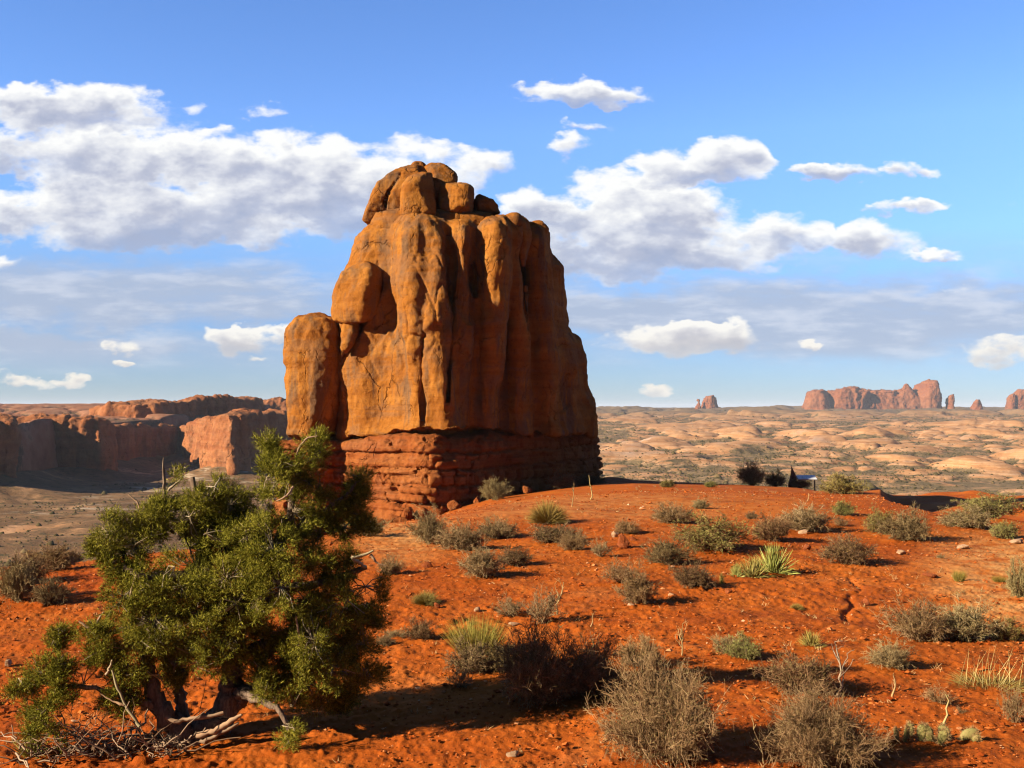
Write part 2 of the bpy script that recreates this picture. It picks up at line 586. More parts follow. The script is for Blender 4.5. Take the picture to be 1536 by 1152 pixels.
pts = np.concatenate([far_scrub(80000, -0.02, .75, 430, 3200, .3, 1), far_scrub(7000, -.75, -.15, 230, 640, 2.0, 2)])
n = len(pts)
sz = rng.lognormal(-.55, .45, n) * (0.5 + pts[:, 1] / 2200)
top = np.array([[1, 0, .1], [.4, .85, .15], [-.6, .7, .1], [-1, -.1, .2], [-.4, -.9, .1], [.6, -.75, .15], [.45, .25, .8], [-.35, .3, .9], [0, -.45, .75]])
ft = np.array([[0, 1, 6], [1, 7, 6], [1, 2, 7], [2, 3, 7], [3, 8, 7], [3, 4, 8], [4, 5, 8], [5, 6, 8], [5, 0, 6], [6, 7, 8]])
V = top[None] * (1 + rng.normal(0, .2, (n, 9, 3))) * sz[:, None, None] + pts[:, None]
m, t, b = material('scrub_green')
g_ = t.node('ShaderNodeNewGeometry')
setcol(t, b, t.ramp(g_.outputs['Random Per Island'], [(0, (.06, .055, .022)), (.6, (.13, .10, .045)), (1, (.24, .17, .085))]))
o = put('distant_scrub', mesh('distant_scrub', V.reshape(-1, 3), (ft[None] + (np.arange(n) * 9)[:, None, None]).reshape(-1, 3), m))
o['kind'] = 'stuff'
o['label'] = 'dark scrub dotted over the far desert floor'
# ------------------------------------------------------------------ rock builder: columns joined in a distance field, skinned with surface nets
def smin(a, b, k):
    h = np.maximum(k - np.abs(a - b), 0) / k
    return np.minimum(a, b) - h * h * k * 0.25


def smax(a, b, k):
    return -smin(-a, -b, k)


class Rock:
    def __init__(self, lo, hi, h):
        self.lo = np.array(lo, float)
        self.h = h
        self.n = np.ceil((np.array(hi, float) - self.lo) / h).astype(int) + 1
        self.ax = [(self.lo[i] + h * np.arange(self.n[i])).astype(np.float32) for i in range(3)]
        self.f = np.full(tuple(self.n), 2.0 * max(1.0, h), np.float32)

    def sub(self, lo, hi):
        s = []
        for i in range(3):
            a = int(np.clip(np.floor((lo[i] - self.lo[i]) / self.h), 0, self.n[i] - 1))
            b = int(np.clip(np.ceil((hi[i] - self.lo[i]) / self.h) + 1, a + 1, self.n[i]))
            s.append(slice(a, b))
        return tuple(s)

    def axes(self, s):
        return self.ax[0][s[0]][:, None, None], self.ax[1][s[1]][None, :, None], self.ax[2][s[2]][None, None, :]

    def column(self, st, depth, n=2.5, cap=0.5, k=0.3, rot=0.0, foot=None):
        """st: (py, px_left, px_right, front distance) from top to bottom"""
        zs, cx, rx, fy = [], [], [], []
        for (py, xl, xr, D) in st:
            a, b = PT(xl, py, D), PT(xr, py, D)
            zs.append(a[2])
            cx.append((a[0] + b[0]) / 2)
            rx.append((b[0] - a[0]) / 2)
            fy.append(D)
        zs, cx, rx, fy = map(np.array, (zs, cx, rx, fy))
        ztop, zbot = zs[0], zs[-1]
        m = k + 2 * self.h + rx.max() * 0.3
        R = max(rx.max(), depth)
        s = self.sub((cx.min() - R - m, fy.min() - m - depth, (foot if foot is not None else -1e9)),
                     (cx.max() + R + m, fy.max() + 2 * depth + m, ztop + m))
        X, Y, Z = self.axes(s)
        zz = Z.ravel()
        o = np.argsort(zs)
        c = np.interp(zz, zs[o], cx[o])[None, None, :]
        r = np.interp(zz, zs[o], rx[o])[None, None, :]
        f = np.interp(zz, zs[o], fy[o])[None, None, :]
        dp = depth * np.clip(r / rx.max(), 0.35, 1)
        ex, ey = X - c, Y - (f + dp)
        if rot:
            ca, sa = math.cos(rot), math.sin(rot)
            ex, ey = ca * ex + sa * ey, -sa * ex + ca * ey
        q = ((np.abs(ex) / r) ** n + (np.abs(ey) / dp) ** n) ** (1.0 / n)
        d = (q - 1) * np.minimum(r, dp)
        d = smax(d, Z - ztop, cap)
        if foot is not None:
            d = smax(d, foot - Z, cap)
        self.f[s] = smin(self.f[s], d.astype(np.float32), k)

    def planes(self, pl, top, bottom, k=0.6, kk=0.3, carve=False):
        """pl: (nx, ny, x0, y0, z0, lean)"""
        X, Y, Z = self.axes((slice(None),) * 3)
        d = None
        for (nx, ny, x0, y0, z0, lean) in pl:
            e = (X - x0) * nx + (Y - y0) * ny + (Z - z0) * lean
            d = e if d is None else smax(d, e, k)
        d = smax(d, Z - top, k)
        d = np.maximum(d, bottom - Z)
        self.f = smin(self.f, d.astype(np.float32), kk)

    def groove(self, pts, depth, wid, front):
        """cut along a line given in picture points (px, py, half width px); front = distance where the cut starts"""
        a = np.array(pts, float)
        zz = (612.0 - a[:, 1]) / F
        X, Y, Z = self.axes((slice(None),) * 3)
        D = front + depth * 0.5
        zl, zh = zz.min() * D, zz.max() * D
        xl, xh = U(a[:, 0].min()) * D - 1.5, U(a[:, 0].max()) * D + 1.5
        s = self.sub((xl, front - 3, zl - 0.3 * wid), (xh, front + depth + 1, zh + 0.3 * wid))
        X, Y, Z = self.axes(s)
        t = (Z / Y)
        o = np.argsort(zz)
        ug = np.interp(t.ravel(), zz[o], U(a[o, 0])).reshape(t.shape)
        hw = np.interp(t.ravel(), zz[o], a[o, 2] / F).reshape(t.shape)
        endf = np.minimum(t - zz.min(), zz.max() - t) * D / (8 * wid / 10)
        hw = hw * np.clip(endf, 0.05, 1)
        d = np.maximum(np.abs(X / Y - ug) - hw, 0) * Y - np.maximum(hw - np.abs(X / Y - ug), 0) * Y
        d = np.maximum(d, Y - (front + depth))
        self.f[s] = smax(self.f[s], (-d).astype(np.float32), 0.25 * wid)

    def skin(self):
        f = self.f
        ins = f < 0
        c = np.zeros(tuple(self.n - 1), np.uint8)
        for a in (0, 1):
            for b in (0, 1):
                for g in (0, 1):
                    c += ins[a:self.n[0] - 1 + a, b:self.n[1] - 1 + b, g:self.n[2] - 1 + g]
        act = np.argwhere((c > 0) & (c < 8))
        idx = np.full(tuple(self.n - 1), -1, np.int32)
        idx[tuple(act.T)] = np.arange(len(act))
        cv = {}
        for a in (0, 1):
            for b in (0, 1):
                for g in (0, 1):
                    cv[a, b, g] = f[act[:, 0] + a, act[:, 1] + b, act[:, 2] + g]
        acc = np.zeros((len(act), 3))
        cnt = np.zeros(len(act))
        for k0 in cv:
            for d in range(3):
                if k0[d]:
                    continue
                k1 = list(k0)
                k1[d] = 1
                A, B = cv[k0], cv[tuple(k1)]
                m = (A < 0) != (B < 0)
                t = np.where(m, A / np.where(m, A - B, 1), 0)
                for e in range(3):
                    acc[:, e] += np.where(m, (t if e == d else k0[e]), 0)
                cnt += m
        V = self.lo + self.h * (act + acc / cnt[:, None])
        quads = []
        for d in range(3):
            e1, e2 = [(1, 2), (2, 0), (0, 1)][d]
            sl0 = [slice(1, None)] * 3
            sl0[d] = slice(0, -1)
            sl1 = [slice(1, None)] * 3
            sl1[d] = slice(1, None)
            A, B = ins[tuple(sl0)], ins[tuple(sl1)]
            for flip in (0, 1):
                m = np.argwhere((A & ~B) if not flip else (~A & B))
                off = np.ones(3, int)
                off[d] = 0
                p = m + off
                ok = (p[:, e1] < self.n[e1] - 1) & (p[:, e2] < self.n[e2] - 1)
                p = p[ok]
                o1, o2 = np.zeros(3, int), np.zeros(3, int)
                o1[e1] = 1
                o2[e2] = 1
                q = [idx[tuple((p - o1 - o2).T)], idx[tuple((p - o2).T)], idx[tuple(p.T)], idx[tuple((p - o1).T)]]
                if flip:
                    q = q[::-1]
                quads.append(np.stack(q, -1))
        Q = np.concatenate(quads)
        Q = Q[(Q >= 0).all(1)]
        return V, Q


def vnormals(V, Q):
    n = np.cross(V[Q[:, 2]] - V[Q[:, 0]], V[Q[:, 3]] - V[Q[:, 1]])
    N = np.zeros_like(V)
    for i in range(4):
        for e in range(3):
            N[:, e] += np.bincount(Q[:, i], n[:, e], len(V))
    return N / np.maximum(np.linalg.norm(N, axis=1, keepdims=True), 1e-9)


def relax(V, Q, it=1):
    for _ in range(it):
        S = np.zeros_like(V)
        c = np.zeros(len(V))
        for i in range(4):
            for j in ((i + 1) % 4, (i + 3) % 4):
                for e in range(3):
                    S[:, e] += np.bincount(Q[:, i], V[Q[:, j], e], len(V))
                c += np.bincount(Q[:, i], None, len(V))
        V = 0.5 * V + 0.5 * S / np.maximum(c, 1)[:, None]
    return V


def slabs(p, seed):
    """broken-off sheets: a random step per cell, sharp at the cell borders"""
    i = np.floor(p).astype(np.int64)
    b1 = np.full(len(p), 9.0)
    b2 = np.full(len(p), 9.0)
    rid = np.zeros(len(p))
    for a in (-1, 0, 1):
        for b in (-1, 0, 1):
            for c in (-1, 0, 1):
                x, y, z = i[:, 0] + a, i[:, 1] + b, i[:, 2] + c
                d = (x + _rt[_hash(x, y, z + 101 + seed)] - p[:, 0]) ** 2 + (y + _rt[_hash(x, y, z + 211 + seed)] - p[:, 1]) ** 2 + (z + _rt[_hash(x, y, z + 307 + seed)] - p[:, 2]) ** 2
                k = d < b1
                b2 = np.where(k, b1, np.minimum(b2, d))
                rid = np.where(k, _rt[_hash(x, y, z + 401 + seed)], rid)
                b1 = np.where(k, d, b1)
    e = np.clip((np.sqrt(b2) - np.sqrt(b1)) / .07, 0, 1)
    return (rid * 2 - 1) * e - .35 * (1 - e)


def weather(V, Q, s=1.0, slab=0.0, big=0.3, med=0.14, fine=0.05, strata=0.06, seed=0):
    """erosion: lumps, vertical streaks, thin beds, small pits; s = size of one unit"""
    V = relax(V, Q, 1)
    p = V / s + seed
    N = vnormals(V, Q)
    d = big * fbm(p / 3.4, 3) + med * fbm(p * np.array([1.1, 1.1, .55]), 3) + fine * fbm(p * 3.1, 3, .6)
    bed = vnoise(np.stack([p[:, 0] * .06, p[:, 1] * .06, p[:, 2] * 2.6 + .3 * vnoise(p * .4)], -1))
    d = d + strata * np.where(bed > .25, -1.0, .35 * bed)
    pit = fbm(p * 1.5 + 40, 2)
    d = d - fine * 3.5 * np.clip(pit - .62, 0, 1)
    if slab:
        w3 = np.stack([vnoise(p * .7 + 60), vnoise(p * .7 + 70), vnoise(p * .7 + 80)], -1) * .35
        msk = np.clip(.55 + 1.1 * vnoise(p * .22 + 5), 0, 1)
        d = d + slab * msk * slabs((p + w3) / np.array([1.9, 1.9, 3.6]), seed)
        d = d + .36 * slab * msk * slabs((p + .6 * w3) / np.array([.8, .8, 1.3]), seed + 1)
    return V + N * (d * s)[:, None]


def rock_material(name, cols, dark, s=1.0, varnish=0.55, bumps=0.10, strata=1.0, pale=None):
    m, t, b = material(name)
    tc = t.node('ShaderNodeTexCoord').outputs['Object']
    tc = t.vmath('MULTIPLY', tc, (1 / s, 1 / s, 1 / s))
    beds = t.noise(t.vmath('MULTIPLY', tc, (0.10, 0.10, 1.5 * strata)), 1.0, 6, 0.6, 0.4)
    lump = t.noise(tc, 0.5, 6, 0.62)
    streak = t.noise(t.vmath('MULTIPLY', tc, (0.9, 0.9, 0.11)), 1.0, 6, 0.62, 0.3)
    fine = t.noise(tc, 5.0, 6, 0.7)
    c = t.ramp(t.math('ADD', t.math('MULTIPLY', beds, 0.55), t.math('MULTIPLY', lump, 0.45)),
               [(0.30, cols[0]), (0.47, cols[1]), (0.60, cols[2]), (0.75, cols[1])])
    v = t.math('MULTIPLY', t.smooth(streak, 0.46, 0.60), t.smooth(lump, 0.34, 0.58))
    c = t.mix(t.math('MULTIPLY', v, varnish), c, dark)
    tan = t.noise(t.vmath('MULTIPLY', tc, (0.30, 0.30, 0.62)), 1.0, 7, 0.68, 0.5)
    tan = t.math('MULTIPLY', t.smooth(tan, 0.50, 0.60), t.smooth(beds, 0.40, 0.52))
    c = t.mix(t.math('MULTIPLY', tan, varnish * .85), c, tuple(.55 * a + .45 * q for a, q in zip((0.19, 0.125, 0.085), cols[1])))
    wrp = t.node('ShaderNodeTexNoise')
    t.put(wrp.inputs['Vector'], tc)
    wrp.inputs['Scale'].default_value = .6
    wrp.inputs['Detail'].default_value = 4
    cv = t.vmath('ADD', t.vmath('MULTIPLY', tc, (.42, .42, .16)), t.vmath('MULTIPLY', wrp.outputs['Color'], (.9, .9, .5)))
    vo = t.node('ShaderNodeTexVoronoi', feature='DISTANCE_TO_EDGE')
    t.put(vo.inputs['Vector'], cv)
    vo.inputs['Scale'].default_value = 1.0
    crack = t.math('MULTIPLY', t.smooth(vo.outputs['Distance'], 0.022, 0.0), t.smooth(t.noise(tc, .33, 3), .46, .58))
    c = t.mix(t.math('MULTIPLY', crack, .30), c, tuple(.4 * q for q in cols[0]))
    c = t.mix(t.math('MULTIPLY', t.smooth(fine, 0.5, 0.3), 0.45), c, tuple(0.55 * q for q in cols[0]))
    if pale:
        c = t.mix(t.math('MULTIPLY', t.smooth(beds, 0.56, 0.7), 0.6), c, pale)
    setcol(t, b, c)
    h = t.math('ADD', t.math('ADD', t.math('MULTIPLY', fine, 0.7), t.math('MULTIPLY', lump, 0.6)), t.math('MULTIPLY', beds, 0.8))
    h = t.math('SUBTRACT', h, t.math('MULTIPLY', crack, .7))
    bump(t, b, h, 0.85, bumps * s * 1.6)
    return m


M_butte = rock_material("butte_sandstone", [(0.24, 0.080, 0.017), (0.385, 0.145, 0.026), (0.46, 0.195, 0.040)], (0.165, 0.105, 0.066), 1.0, .8)
M_base = rock_material("layered_sandstone", [(0.23, 0.055, 0.016), (0.34, 0.105, 0.028), (0.40, 0.15, 0.045)], (0.16, 0.045, 0.018), 1.0, 0.4, 0.12, 1.6)

# ------------------------------------------------------------------ the butte
OB = np.array([-3.0, 72.0, -6.5])
butte = thing('butte', OB, 'towering orange sandstone butte with fluted walls and stacked boulders on its top', 'butte')


def finish(rk, name, mat, parent=None, origin=OB, blocks=False, **kw):
    V, Q = rk.skin()
    V = weather(V, Q, **kw)
    if blocks:
        V = cut_blocks(V, Q)
    o = put(name, mesh(name, V - origin, Q, mat), parent)
    return o


def cut_blocks(V, Q):
    """beds and joints of the thin-bedded base"""
    N = vnormals(V, Q)
    x, y, z = V.T
    a = x * 0.83 + y * 0.55
    wob = 0.10 * vnoise(np.stack([a * .5, z * .5, 0 * z], -1)) + 0.05 * vnoise(np.stack([a * 1.7, z, 0 * z + 3], -1))
    beds = np.array([-1.9, -2.75, -3.15, -3.75, -4.1, -4.75, -5.2, -5.75, -6.3, -7.0])
    zz = z + wob
    k = np.searchsorted(-beds, -zz)
    db = np.abs(zz[:, None] - beds[None]).min(1)
    big = np.isin(np.abs(zz[:, None] - beds[None]).argmin(1), (1, 3, 5, 7))
    cut = np.where(big, 0.34, 0.10) * np.exp(-(db / np.where(big, 0.085, 0.06)) ** 2)
    wj = 0.9 + 0.8 * ((k * 0.618) % 1)
    aj = a / wj + k * 3.77 + 0.22 * vnoise(np.stack([a * .8, z * 1.4, 0 * z + 9], -1))
    cell = np.floor(aj)
    dj = np.abs(aj - cell - 0.5)
    dj = (0.5 - dj) * wj
    rnd = _rt[_hash(cell.astype(np.int64), k.astype(np.int64), np.int64(5))]
    cut = cut + np.where(rnd > .35, 0.40, 0.10) * np.exp(-(dj / 0.10) ** 2)
    cut = cut - (rnd - .5) * 0.42 * np.clip(np.minimum(dj, db) / .12, 0, 1)
    side = np.clip(1.3 - 1.5 * np.abs(N[:, 2]), 0, 1)
    return V - N * (cut * side)[:, None]


G = 0.085
# main wall
rk = Rock((-13.6, 63.8, -4.2), (9.2, 85.5, 13.4), G)
pl = [(-.61, -.79, -11.3, 71.2, -1.6, .10), (.777, -.63, -5.0, 66.7, -1.6, .03), (.88, -.475, 3.2, 77.0, -1.6, .19),
      (.95, .31, 6.8, 80.6, -1.6, .25), (0, 1, 0, 84.6, -1.6, .12), (-.92, .39, -11.3, 72.5, -1.6, .16)]
rk.planes(pl, 12.2, -4.2, k=1.0)
rk.column([(330, 545, 590, 71.0), (348, 526, 605, 70.4), (388, 509, 605, 69.9), (435, 494, 610, 69.4), (468, 489, 610, 69.2), (560, 500, 612, 69.1), (662, 506, 612, 69.3)], 3.4, 2.4, .5, .5)
rk.column([(322, 606, 632, 68.9), (332, 590, 648, 68.2), (352, 584, 652, 67.6), (400, 585, 654, 67.1), (450, 592, 650, 66.9), (500, 601, 644, 66.9), (560, 612, 638, 67.2), (650, 620, 630, 67.6)], 2.2, 2.2, .5, .6)
rk.column([(345, 648, 664, 68.2), (360, 643, 674, 67.6), (420, 640, 674, 66.9), (480, 636, 676, 66.5), (540, 634, 676, 66.4), (600, 640, 688, 66.4), (648, 640, 694, 66.5)], 1.5, 2.1, .4, .55)
rk.column([(326, 682, 704, 69.0), (336, 674, 711, 68.3), (380, 674, 709, 67.8), (425, 675, 705, 67.7), (445, 677, 712, 67.6), (520, 673, 712, 67.8), (580, 674, 706, 68.1), (640, 680, 700, 68.5)], 1.5, 2.1, .4, .5)
rk.column([(325, 724, 756, 69.4), (338, 715, 765, 68.7), (400, 714, 763, 68.4), (480, 714, 760, 68.6), (530, 715, 758, 69.0), (600, 708, 752, 69.5), (645, 704, 748, 69.8)], 1.9, 2.2, .45, .5)
rk.column([(320, 760, 780, 71.4), (330, 755, 791, 70.8), (400, 757, 786, 70.8), (480, 762, 795, 71.0), (600, 758, 800, 71.4), (648, 755, 800, 71.6)], 1.9, 2.2, .4, .6)
rk.column([(330, 788, 814, 73.6), (340, 780, 826, 73.0), (365, 778, 831, 72.8), (430, 784, 832, 73.0), (520, 794, 836, 73.2), (648, 800, 852, 73.4)], 2.6, 2.3, .5, .6)
rk.column([(386, 822, 836, 76.4), (396, 813, 846, 76.0), (440, 813, 851, 75.8), (500, 815, 858, 75.8), (560, 826, 866, 75.8), (650, 830, 880, 75.8)], 2.6, 2.3, .5, .7)
rk.column([(503, 848, 864, 79.2), (512, 838, 870, 78.6), (556, 838, 881, 78.2), (582, 838, 884, 78.0), (600, 838, 893, 78.0), (640, 838, 897, 77.8), (655, 838, 897, 77.8)], 2.8, 2.6, .5, .7)
for g in ([(672, 328, 2), (672, 360, 3), (677, 400, 3), (675, 440, 2.5), (681, 475, 2), (674, 520, 2.5), (672, 610, 1.5)],
          [(712, 345, 2), (714, 400, 2.5), (712, 500, 2), (711, 570, 1)],
          [(779, 335, 3), (778, 380, 3.5), (784, 440, 3), (791, 490, 1)],
          [(822, 398, 2), (832, 480, 2), (846, 600, 1.5), (850, 648, 1)]):
    rk.groove(g, 1.5 if g[0][0] < 760 else 2.0, .9, 67.6 if g[0][0] < 760 else 71.2)
rk.groove([(640, 480, 1.5), (633, 520, 2), (634, 640, 1.5)], 1.0, .8, 66.4)
rk.groove([(596, 432, 1.2), (560, 500, 1.5), (552, 560, 1.2), (546, 610, 1)], 0.9, .8, 67.8)
rk.groove([(567, 398, 4), (571, 425, 4), (562, 450, 4), (549, 470, 3), (538, 492, 3), (526, 515, 3.5), (513, 545, 3), (511, 662, 2.5)], 2.2, 1.0, 68.3)
# undercut below the wall
zl = np.interp(rk.ax[0], [-12, -11, -5, 0, 7], [-2.1, -2.0, -1.25, -1.5, -1.95])
rg = zl[:, None] + 0.0 * rk.ax[1][None, :]
qq = np.stack(np.meshgrid(rk.ax[0], rk.ax[1], [0.0], indexing='ij'), -1).reshape(-1, 3)
rg = (rg + 0.16 * fbm(qq * 1.1, 2).reshape(rg.shape)).astype(np.float32)
rk.f = np.maximum(rk.f, (rg[:, :, None] - rk.ax[2][None, None, :]))
pl2 = [(a, b, c - 1.0 * a, d - 1.0 * b, e, f) for a, b, c, d, e, f in pl]
rk.planes(pl2, -.6, -4.2, k=1.0, kk=.05)
rk.column([(490, 492, 528, 73.0), (560, 486, 528, 72.6), (700, 470, 528, 72.4)], 2.5, 2.6, .5, .2)
finish(rk, 'fluted_wall', M_butte, butte, big=.24, med=.09, fine=.03, strata=.012, slab=.17)

# detached slab leaning on the left shoulder
rk = Rock((-12.6, 65.5, 3.5), (-7.4, 71.5, 10.5), G)
rk.column([(390, 542, 556, 69.5), (404, 514, 569, 69.0), (440, 500, 567, 68.7), (468, 497, 562, 68.6), (484, 500, 556, 68.8)], 1.2, 5.0, .18, .2, -.45, foot=PT(500, 482, 68.8)[2])
finish(rk, 'leaning_slab', M_butte, butte, big=.10, med=.07, fine=.03, strata=.01, slab=.16, seed=3)
rk = Rock((-12.2, 66.5, 1.0), (-8.6, 71.5, 6.5), G)
rk.column([(472, 514, 536, 69.1), (500, 510, 538, 68.8), (515, 511, 530, 68.8), (528, 512, 522, 69.0)], .8, 2.6, .3, .2, -.2, foot=PT(500, 530, 69)[2])
finish(rk, 'wedged_block', M_butte, butte, big=.10, med=.12, fine=.05, strata=.03, seed=5)

# buttress on the left
rk = Rock((-16.2, 67.2, -9.5), (-9.6, 76.5, 7.0), G)
rk.column([(470, 452, 488, 70.8), (477, 441, 507, 70.3), (495, 428, 513, 69.9), (542, 424, 513, 69.6), (549, 427, 512, 69.7), (600, 424, 505, 69.6), (655, 421, 494, 69.5), (672, 422, 488, 69.7)], 2.6, 3.0, .55, .3, -.25, foot=-2.15)
finish(rk, 'buttress', M_butte, butte, big=.22, med=.10, fine=.035, strata=.015, slab=.20, seed=11)

# boulders of the cap
CAPS = [
    ('cap_boulder', [(243, 610, 648, 71.6), (250, 592, 650, 71.0), (267, 563, 650, 70.4), (285, 554, 648, 70.1), (307, 546, 640, 70.0), (324, 541, 625, 70.2)], 2.2, 2.7, -.2, 331,
     [[(600, 262, .8), (583, 285, 1.2), (577, 300, 1.2), (578, 322, 1.2)]]),
    ('cap_boulder', [(258, 624, 650, 70.4), (264, 607, 655, 69.7), (275, 598, 656, 69.3), (290, 594, 655, 69.2), (316, 594, 652, 69.2)], 1.7, 3.2, .15, 323, []),
    ('cap_boulder', [(242, 642, 662, 72.4), (248, 633, 675, 71.8), (258, 630, 683, 71.4), (276, 630, 682, 71.2), (300, 630, 668, 71.2)], 1.9, 2.6, .1, 322, []),
    ('cap_boulder', [(240, 620, 634, 72.4), (246, 613, 640, 72.0), (262, 610, 642, 71.8)], 1.1, 2.3, 0, 275, []),
    ('cap_boulder', [(271, 664, 698, 70.9), (277, 656, 708, 70.2), (290, 655, 711, 69.9), (305, 653, 711, 69.8), (314, 653, 712, 69.9)], 1.5, 3.0, .1, 319, []),
    ('cap_boulder', [(288, 712, 722, 71.4), (296, 709, 738, 71.0), (305, 709, 748, 70.8), (311, 709, 751, 70.8)], 1.4, 2.4, .2, 317, []),
    ('cap_ledge', [(313, 556, 735, 71.0), (317, 549, 752, 70.3), (322, 552, 754, 70.1), (328, 548, 756, 70.0)], 3.2, 2.8, 0, 345, []),
]
for i, (nm, st, dp, n, rot, foot, gr) in enumerate(CAPS):
    a = np.array(st)
    lo = PT(a[:, 1].min(), foot, a[:, 3].max())
    hi = PT(a[:, 2].max(), a[0, 0], a[:, 3].max())
    rk = Rock((lo[0] - 1.6, a[:, 3].min() - 2.0, lo[2] - .5), (hi[0] + 1.6, a[:, 3].max() + 2 * dp + 2.0, hi[2] + .8), 0.085)
    rk.column(st, dp, n + .9, .30, .3, rot, foot=PT(600, foot, a[:, 3].mean())[2])
    rgf = np.random.default_rng(900 + i)
    cen = np.array([(lo[0] + hi[0]) / 2, a[:, 3].mean() + dp, PT(600, (a[0, 0] + foot) / 2, a[:, 3].mean())[2]])
    half = np.array([(hi[0] - lo[0]) / 2, dp, (hi[2] - lo[2]) / 2])
    X, Y, Z = rk.axes((slice(None),) * 3)
    if nm == 'cap_boulder':
        for _ in range(9):
            nv_ = rgf.normal(size=3) * np.array([1, 1, .55])
            nv_ = nv_ / np.linalg.norm(nv_)
            nv_[1] = -abs(nv_[1])
            ext = np.abs(nv_ * half).sum() * rgf.uniform(.66, .86)
            rk.f = smax(rk.f, ((X - cen[0]) * nv_[0] + (Y - cen[1]) * nv_[1] + (Z - cen[2]) * nv_[2] - ext).astype(np.float32), .12)
    for g in gr:
        rk.groove(g, 1.2, .8, 70.2)
    finish(rk, nm, M_butte, butte, big=.06, med=.04, fine=.03, strata=.03, slab=.08, seed=20 + 3 * i)

# thin-bedded base
rk = Rock((-16.6, 64.0, -9.0), (10.0, 86.5, -.6), 0.085)
pl = [(-.61, -.79, -11.2, 70.6, -3, .03), (.777, -.63, -4.8, 66.0, -3, .05), (.90, -.43, 3.2, 75.4, -3, .05),
      (.98, .2, 7.7, 80.2, -3.5, .05), (0, 1, 0, 85.6, -3, .1), (-.95, .31, -11.6, 72.5, -3, .02)]
rk.planes(pl, -1.35, -9.0, k=1.5)
zb = np.interp(rk.ax[0], [-12, -11, -5, 0, 7], [-2.28, -2.18, -1.42, -1.65, -2.05]).astype(np.float32)
rk.f = smax(rk.f, rk.ax[2][None, None, :] - zb[:, None, None], .35)
rk.column([(662, 416, 500, 69.5), (700, 412, 504, 69.3), (820, 404, 512, 69.0)], 2.9, 3.0, .3, .6, -.25)
finish(rk, 'layered_base', M_base, butte, blocks=True, big=.18, med=.10, fine=.05, strata=.015, slab=.12, seed=8)
# ------------------------------------------------------------------ mesas and cliffs on the left, formations on the horizon
def poly_sd(P, X, Y):
    """signed distance of grid points to a closed polygon (negative inside)"""
    d = np.full(X.shape, 1e9)
    ins = np.zeros(X.shape, bool)
    n = len(P)
    for i in range(n):
        (x0, y0), (x1, y1) = P[i], P[(i + 1) % n]
        ex, ey = x1 - x0, y1 - y0
        t = np.clip(((X - x0) * ex + (Y - y0) * ey) / (ex * ex + ey * ey), 0, 1)
        d = np.minimum(d, np.hypot(X - x0 - t * ex, Y - y0 - t * ey))
        c = (y0 > Y) != (y1 > Y)
        ins ^= c & (X < (x1 - x0) * (Y - y0) / (y1 - y0 + 1e-12) + x0)
    return np.where(ins, -d, d)


def prism(rk, P, ztop, zbot, lean, k, warp, scale, seed=0, kk=3.0):
    X, Y = np.meshgrid(rk.ax[0], rk.ax[1], indexing='ij')
    q = np.stack([X.ravel(), Y.ravel(), 0 * X.ravel() + seed], -1)
    sd = poly_sd(P, X, Y) + warp * fbm(q / scale, 4, .55).reshape(X.shape)
    zt = ztop(X, Y) if callable(ztop) else np.full(X.shape, ztop)
    zt = zt + 0.25 * warp * fbm(q / (scale * .6) + 7, 4, .55).reshape(X.shape)
    Z = rk.ax[2][None, None, :]
    d = sd[:, :, None] + lean * (Z - zt[:, :, None])
    d = smax(d.astype(np.float32), (Z - zt[:, :, None]).astype(np.float32), k)
    d = np.maximum(d, zbot - Z)
    rk.f = smin(rk.f, d.astype(np.float32), kk)


def at(px, D):
    return (U(px) * D, D)


M_cliff = rock_material("cliff_sandstone", [(0.27, 0.088, 0.036), (0.38, 0.145, 0.058), (0.45, 0.20, 0.085)], (0.17, 0.065, 0.04), 6.0, .45, 0.10, 1.3)
M_fin = rock_material("far_sandstone", [(0.24, 0.082, 0.045), (0.31, 0.118, 0.052), (0.35, 0.148, 0.07)], (0.17, 0.06, 0.04), 26.0, .4, 0.10)

# long cliff with its rim just under the horizon, running away from the camera
K12 = 1.2
rk = Rock((-284, 425, -39), (-190, 768, 3), 0.9)
P = [(-177, 368), (-178, 385), (-180, 402), (-198, 410), (-200, 436), (-184, 439), (-166, 441), (-163, 448), (-166, 456), (-178, 463), (-181, 490), (-176, 505), (-178, 535), (-174, 566), (-174, 636), (-232, 636), (-236, 380), (-200, 362)]
P = [(a * K12, b * K12) for a, b in P]
prism(rk, P, lambda X, Y: K12 * np.interp(Y / K12, [300, 380, 440, 470, 520, 570], [-4.2, -5.4, -4.2, -5.5, -8.6, -9.0]), -39, .05, 2.2, 2.4, 15, 1)
cliff = tag(finish(rk, 'cliff', M_cliff, None, np.array([-190.0, 420.0, -38.0]), s=5.0, big=.35, med=.16, fine=.07, strata=.05, slab=.25, seed=2), 'long shadowed sandstone cliff at the left edge behind the juniper', 'cliff')
cliff.location = (-190, 420, -38)

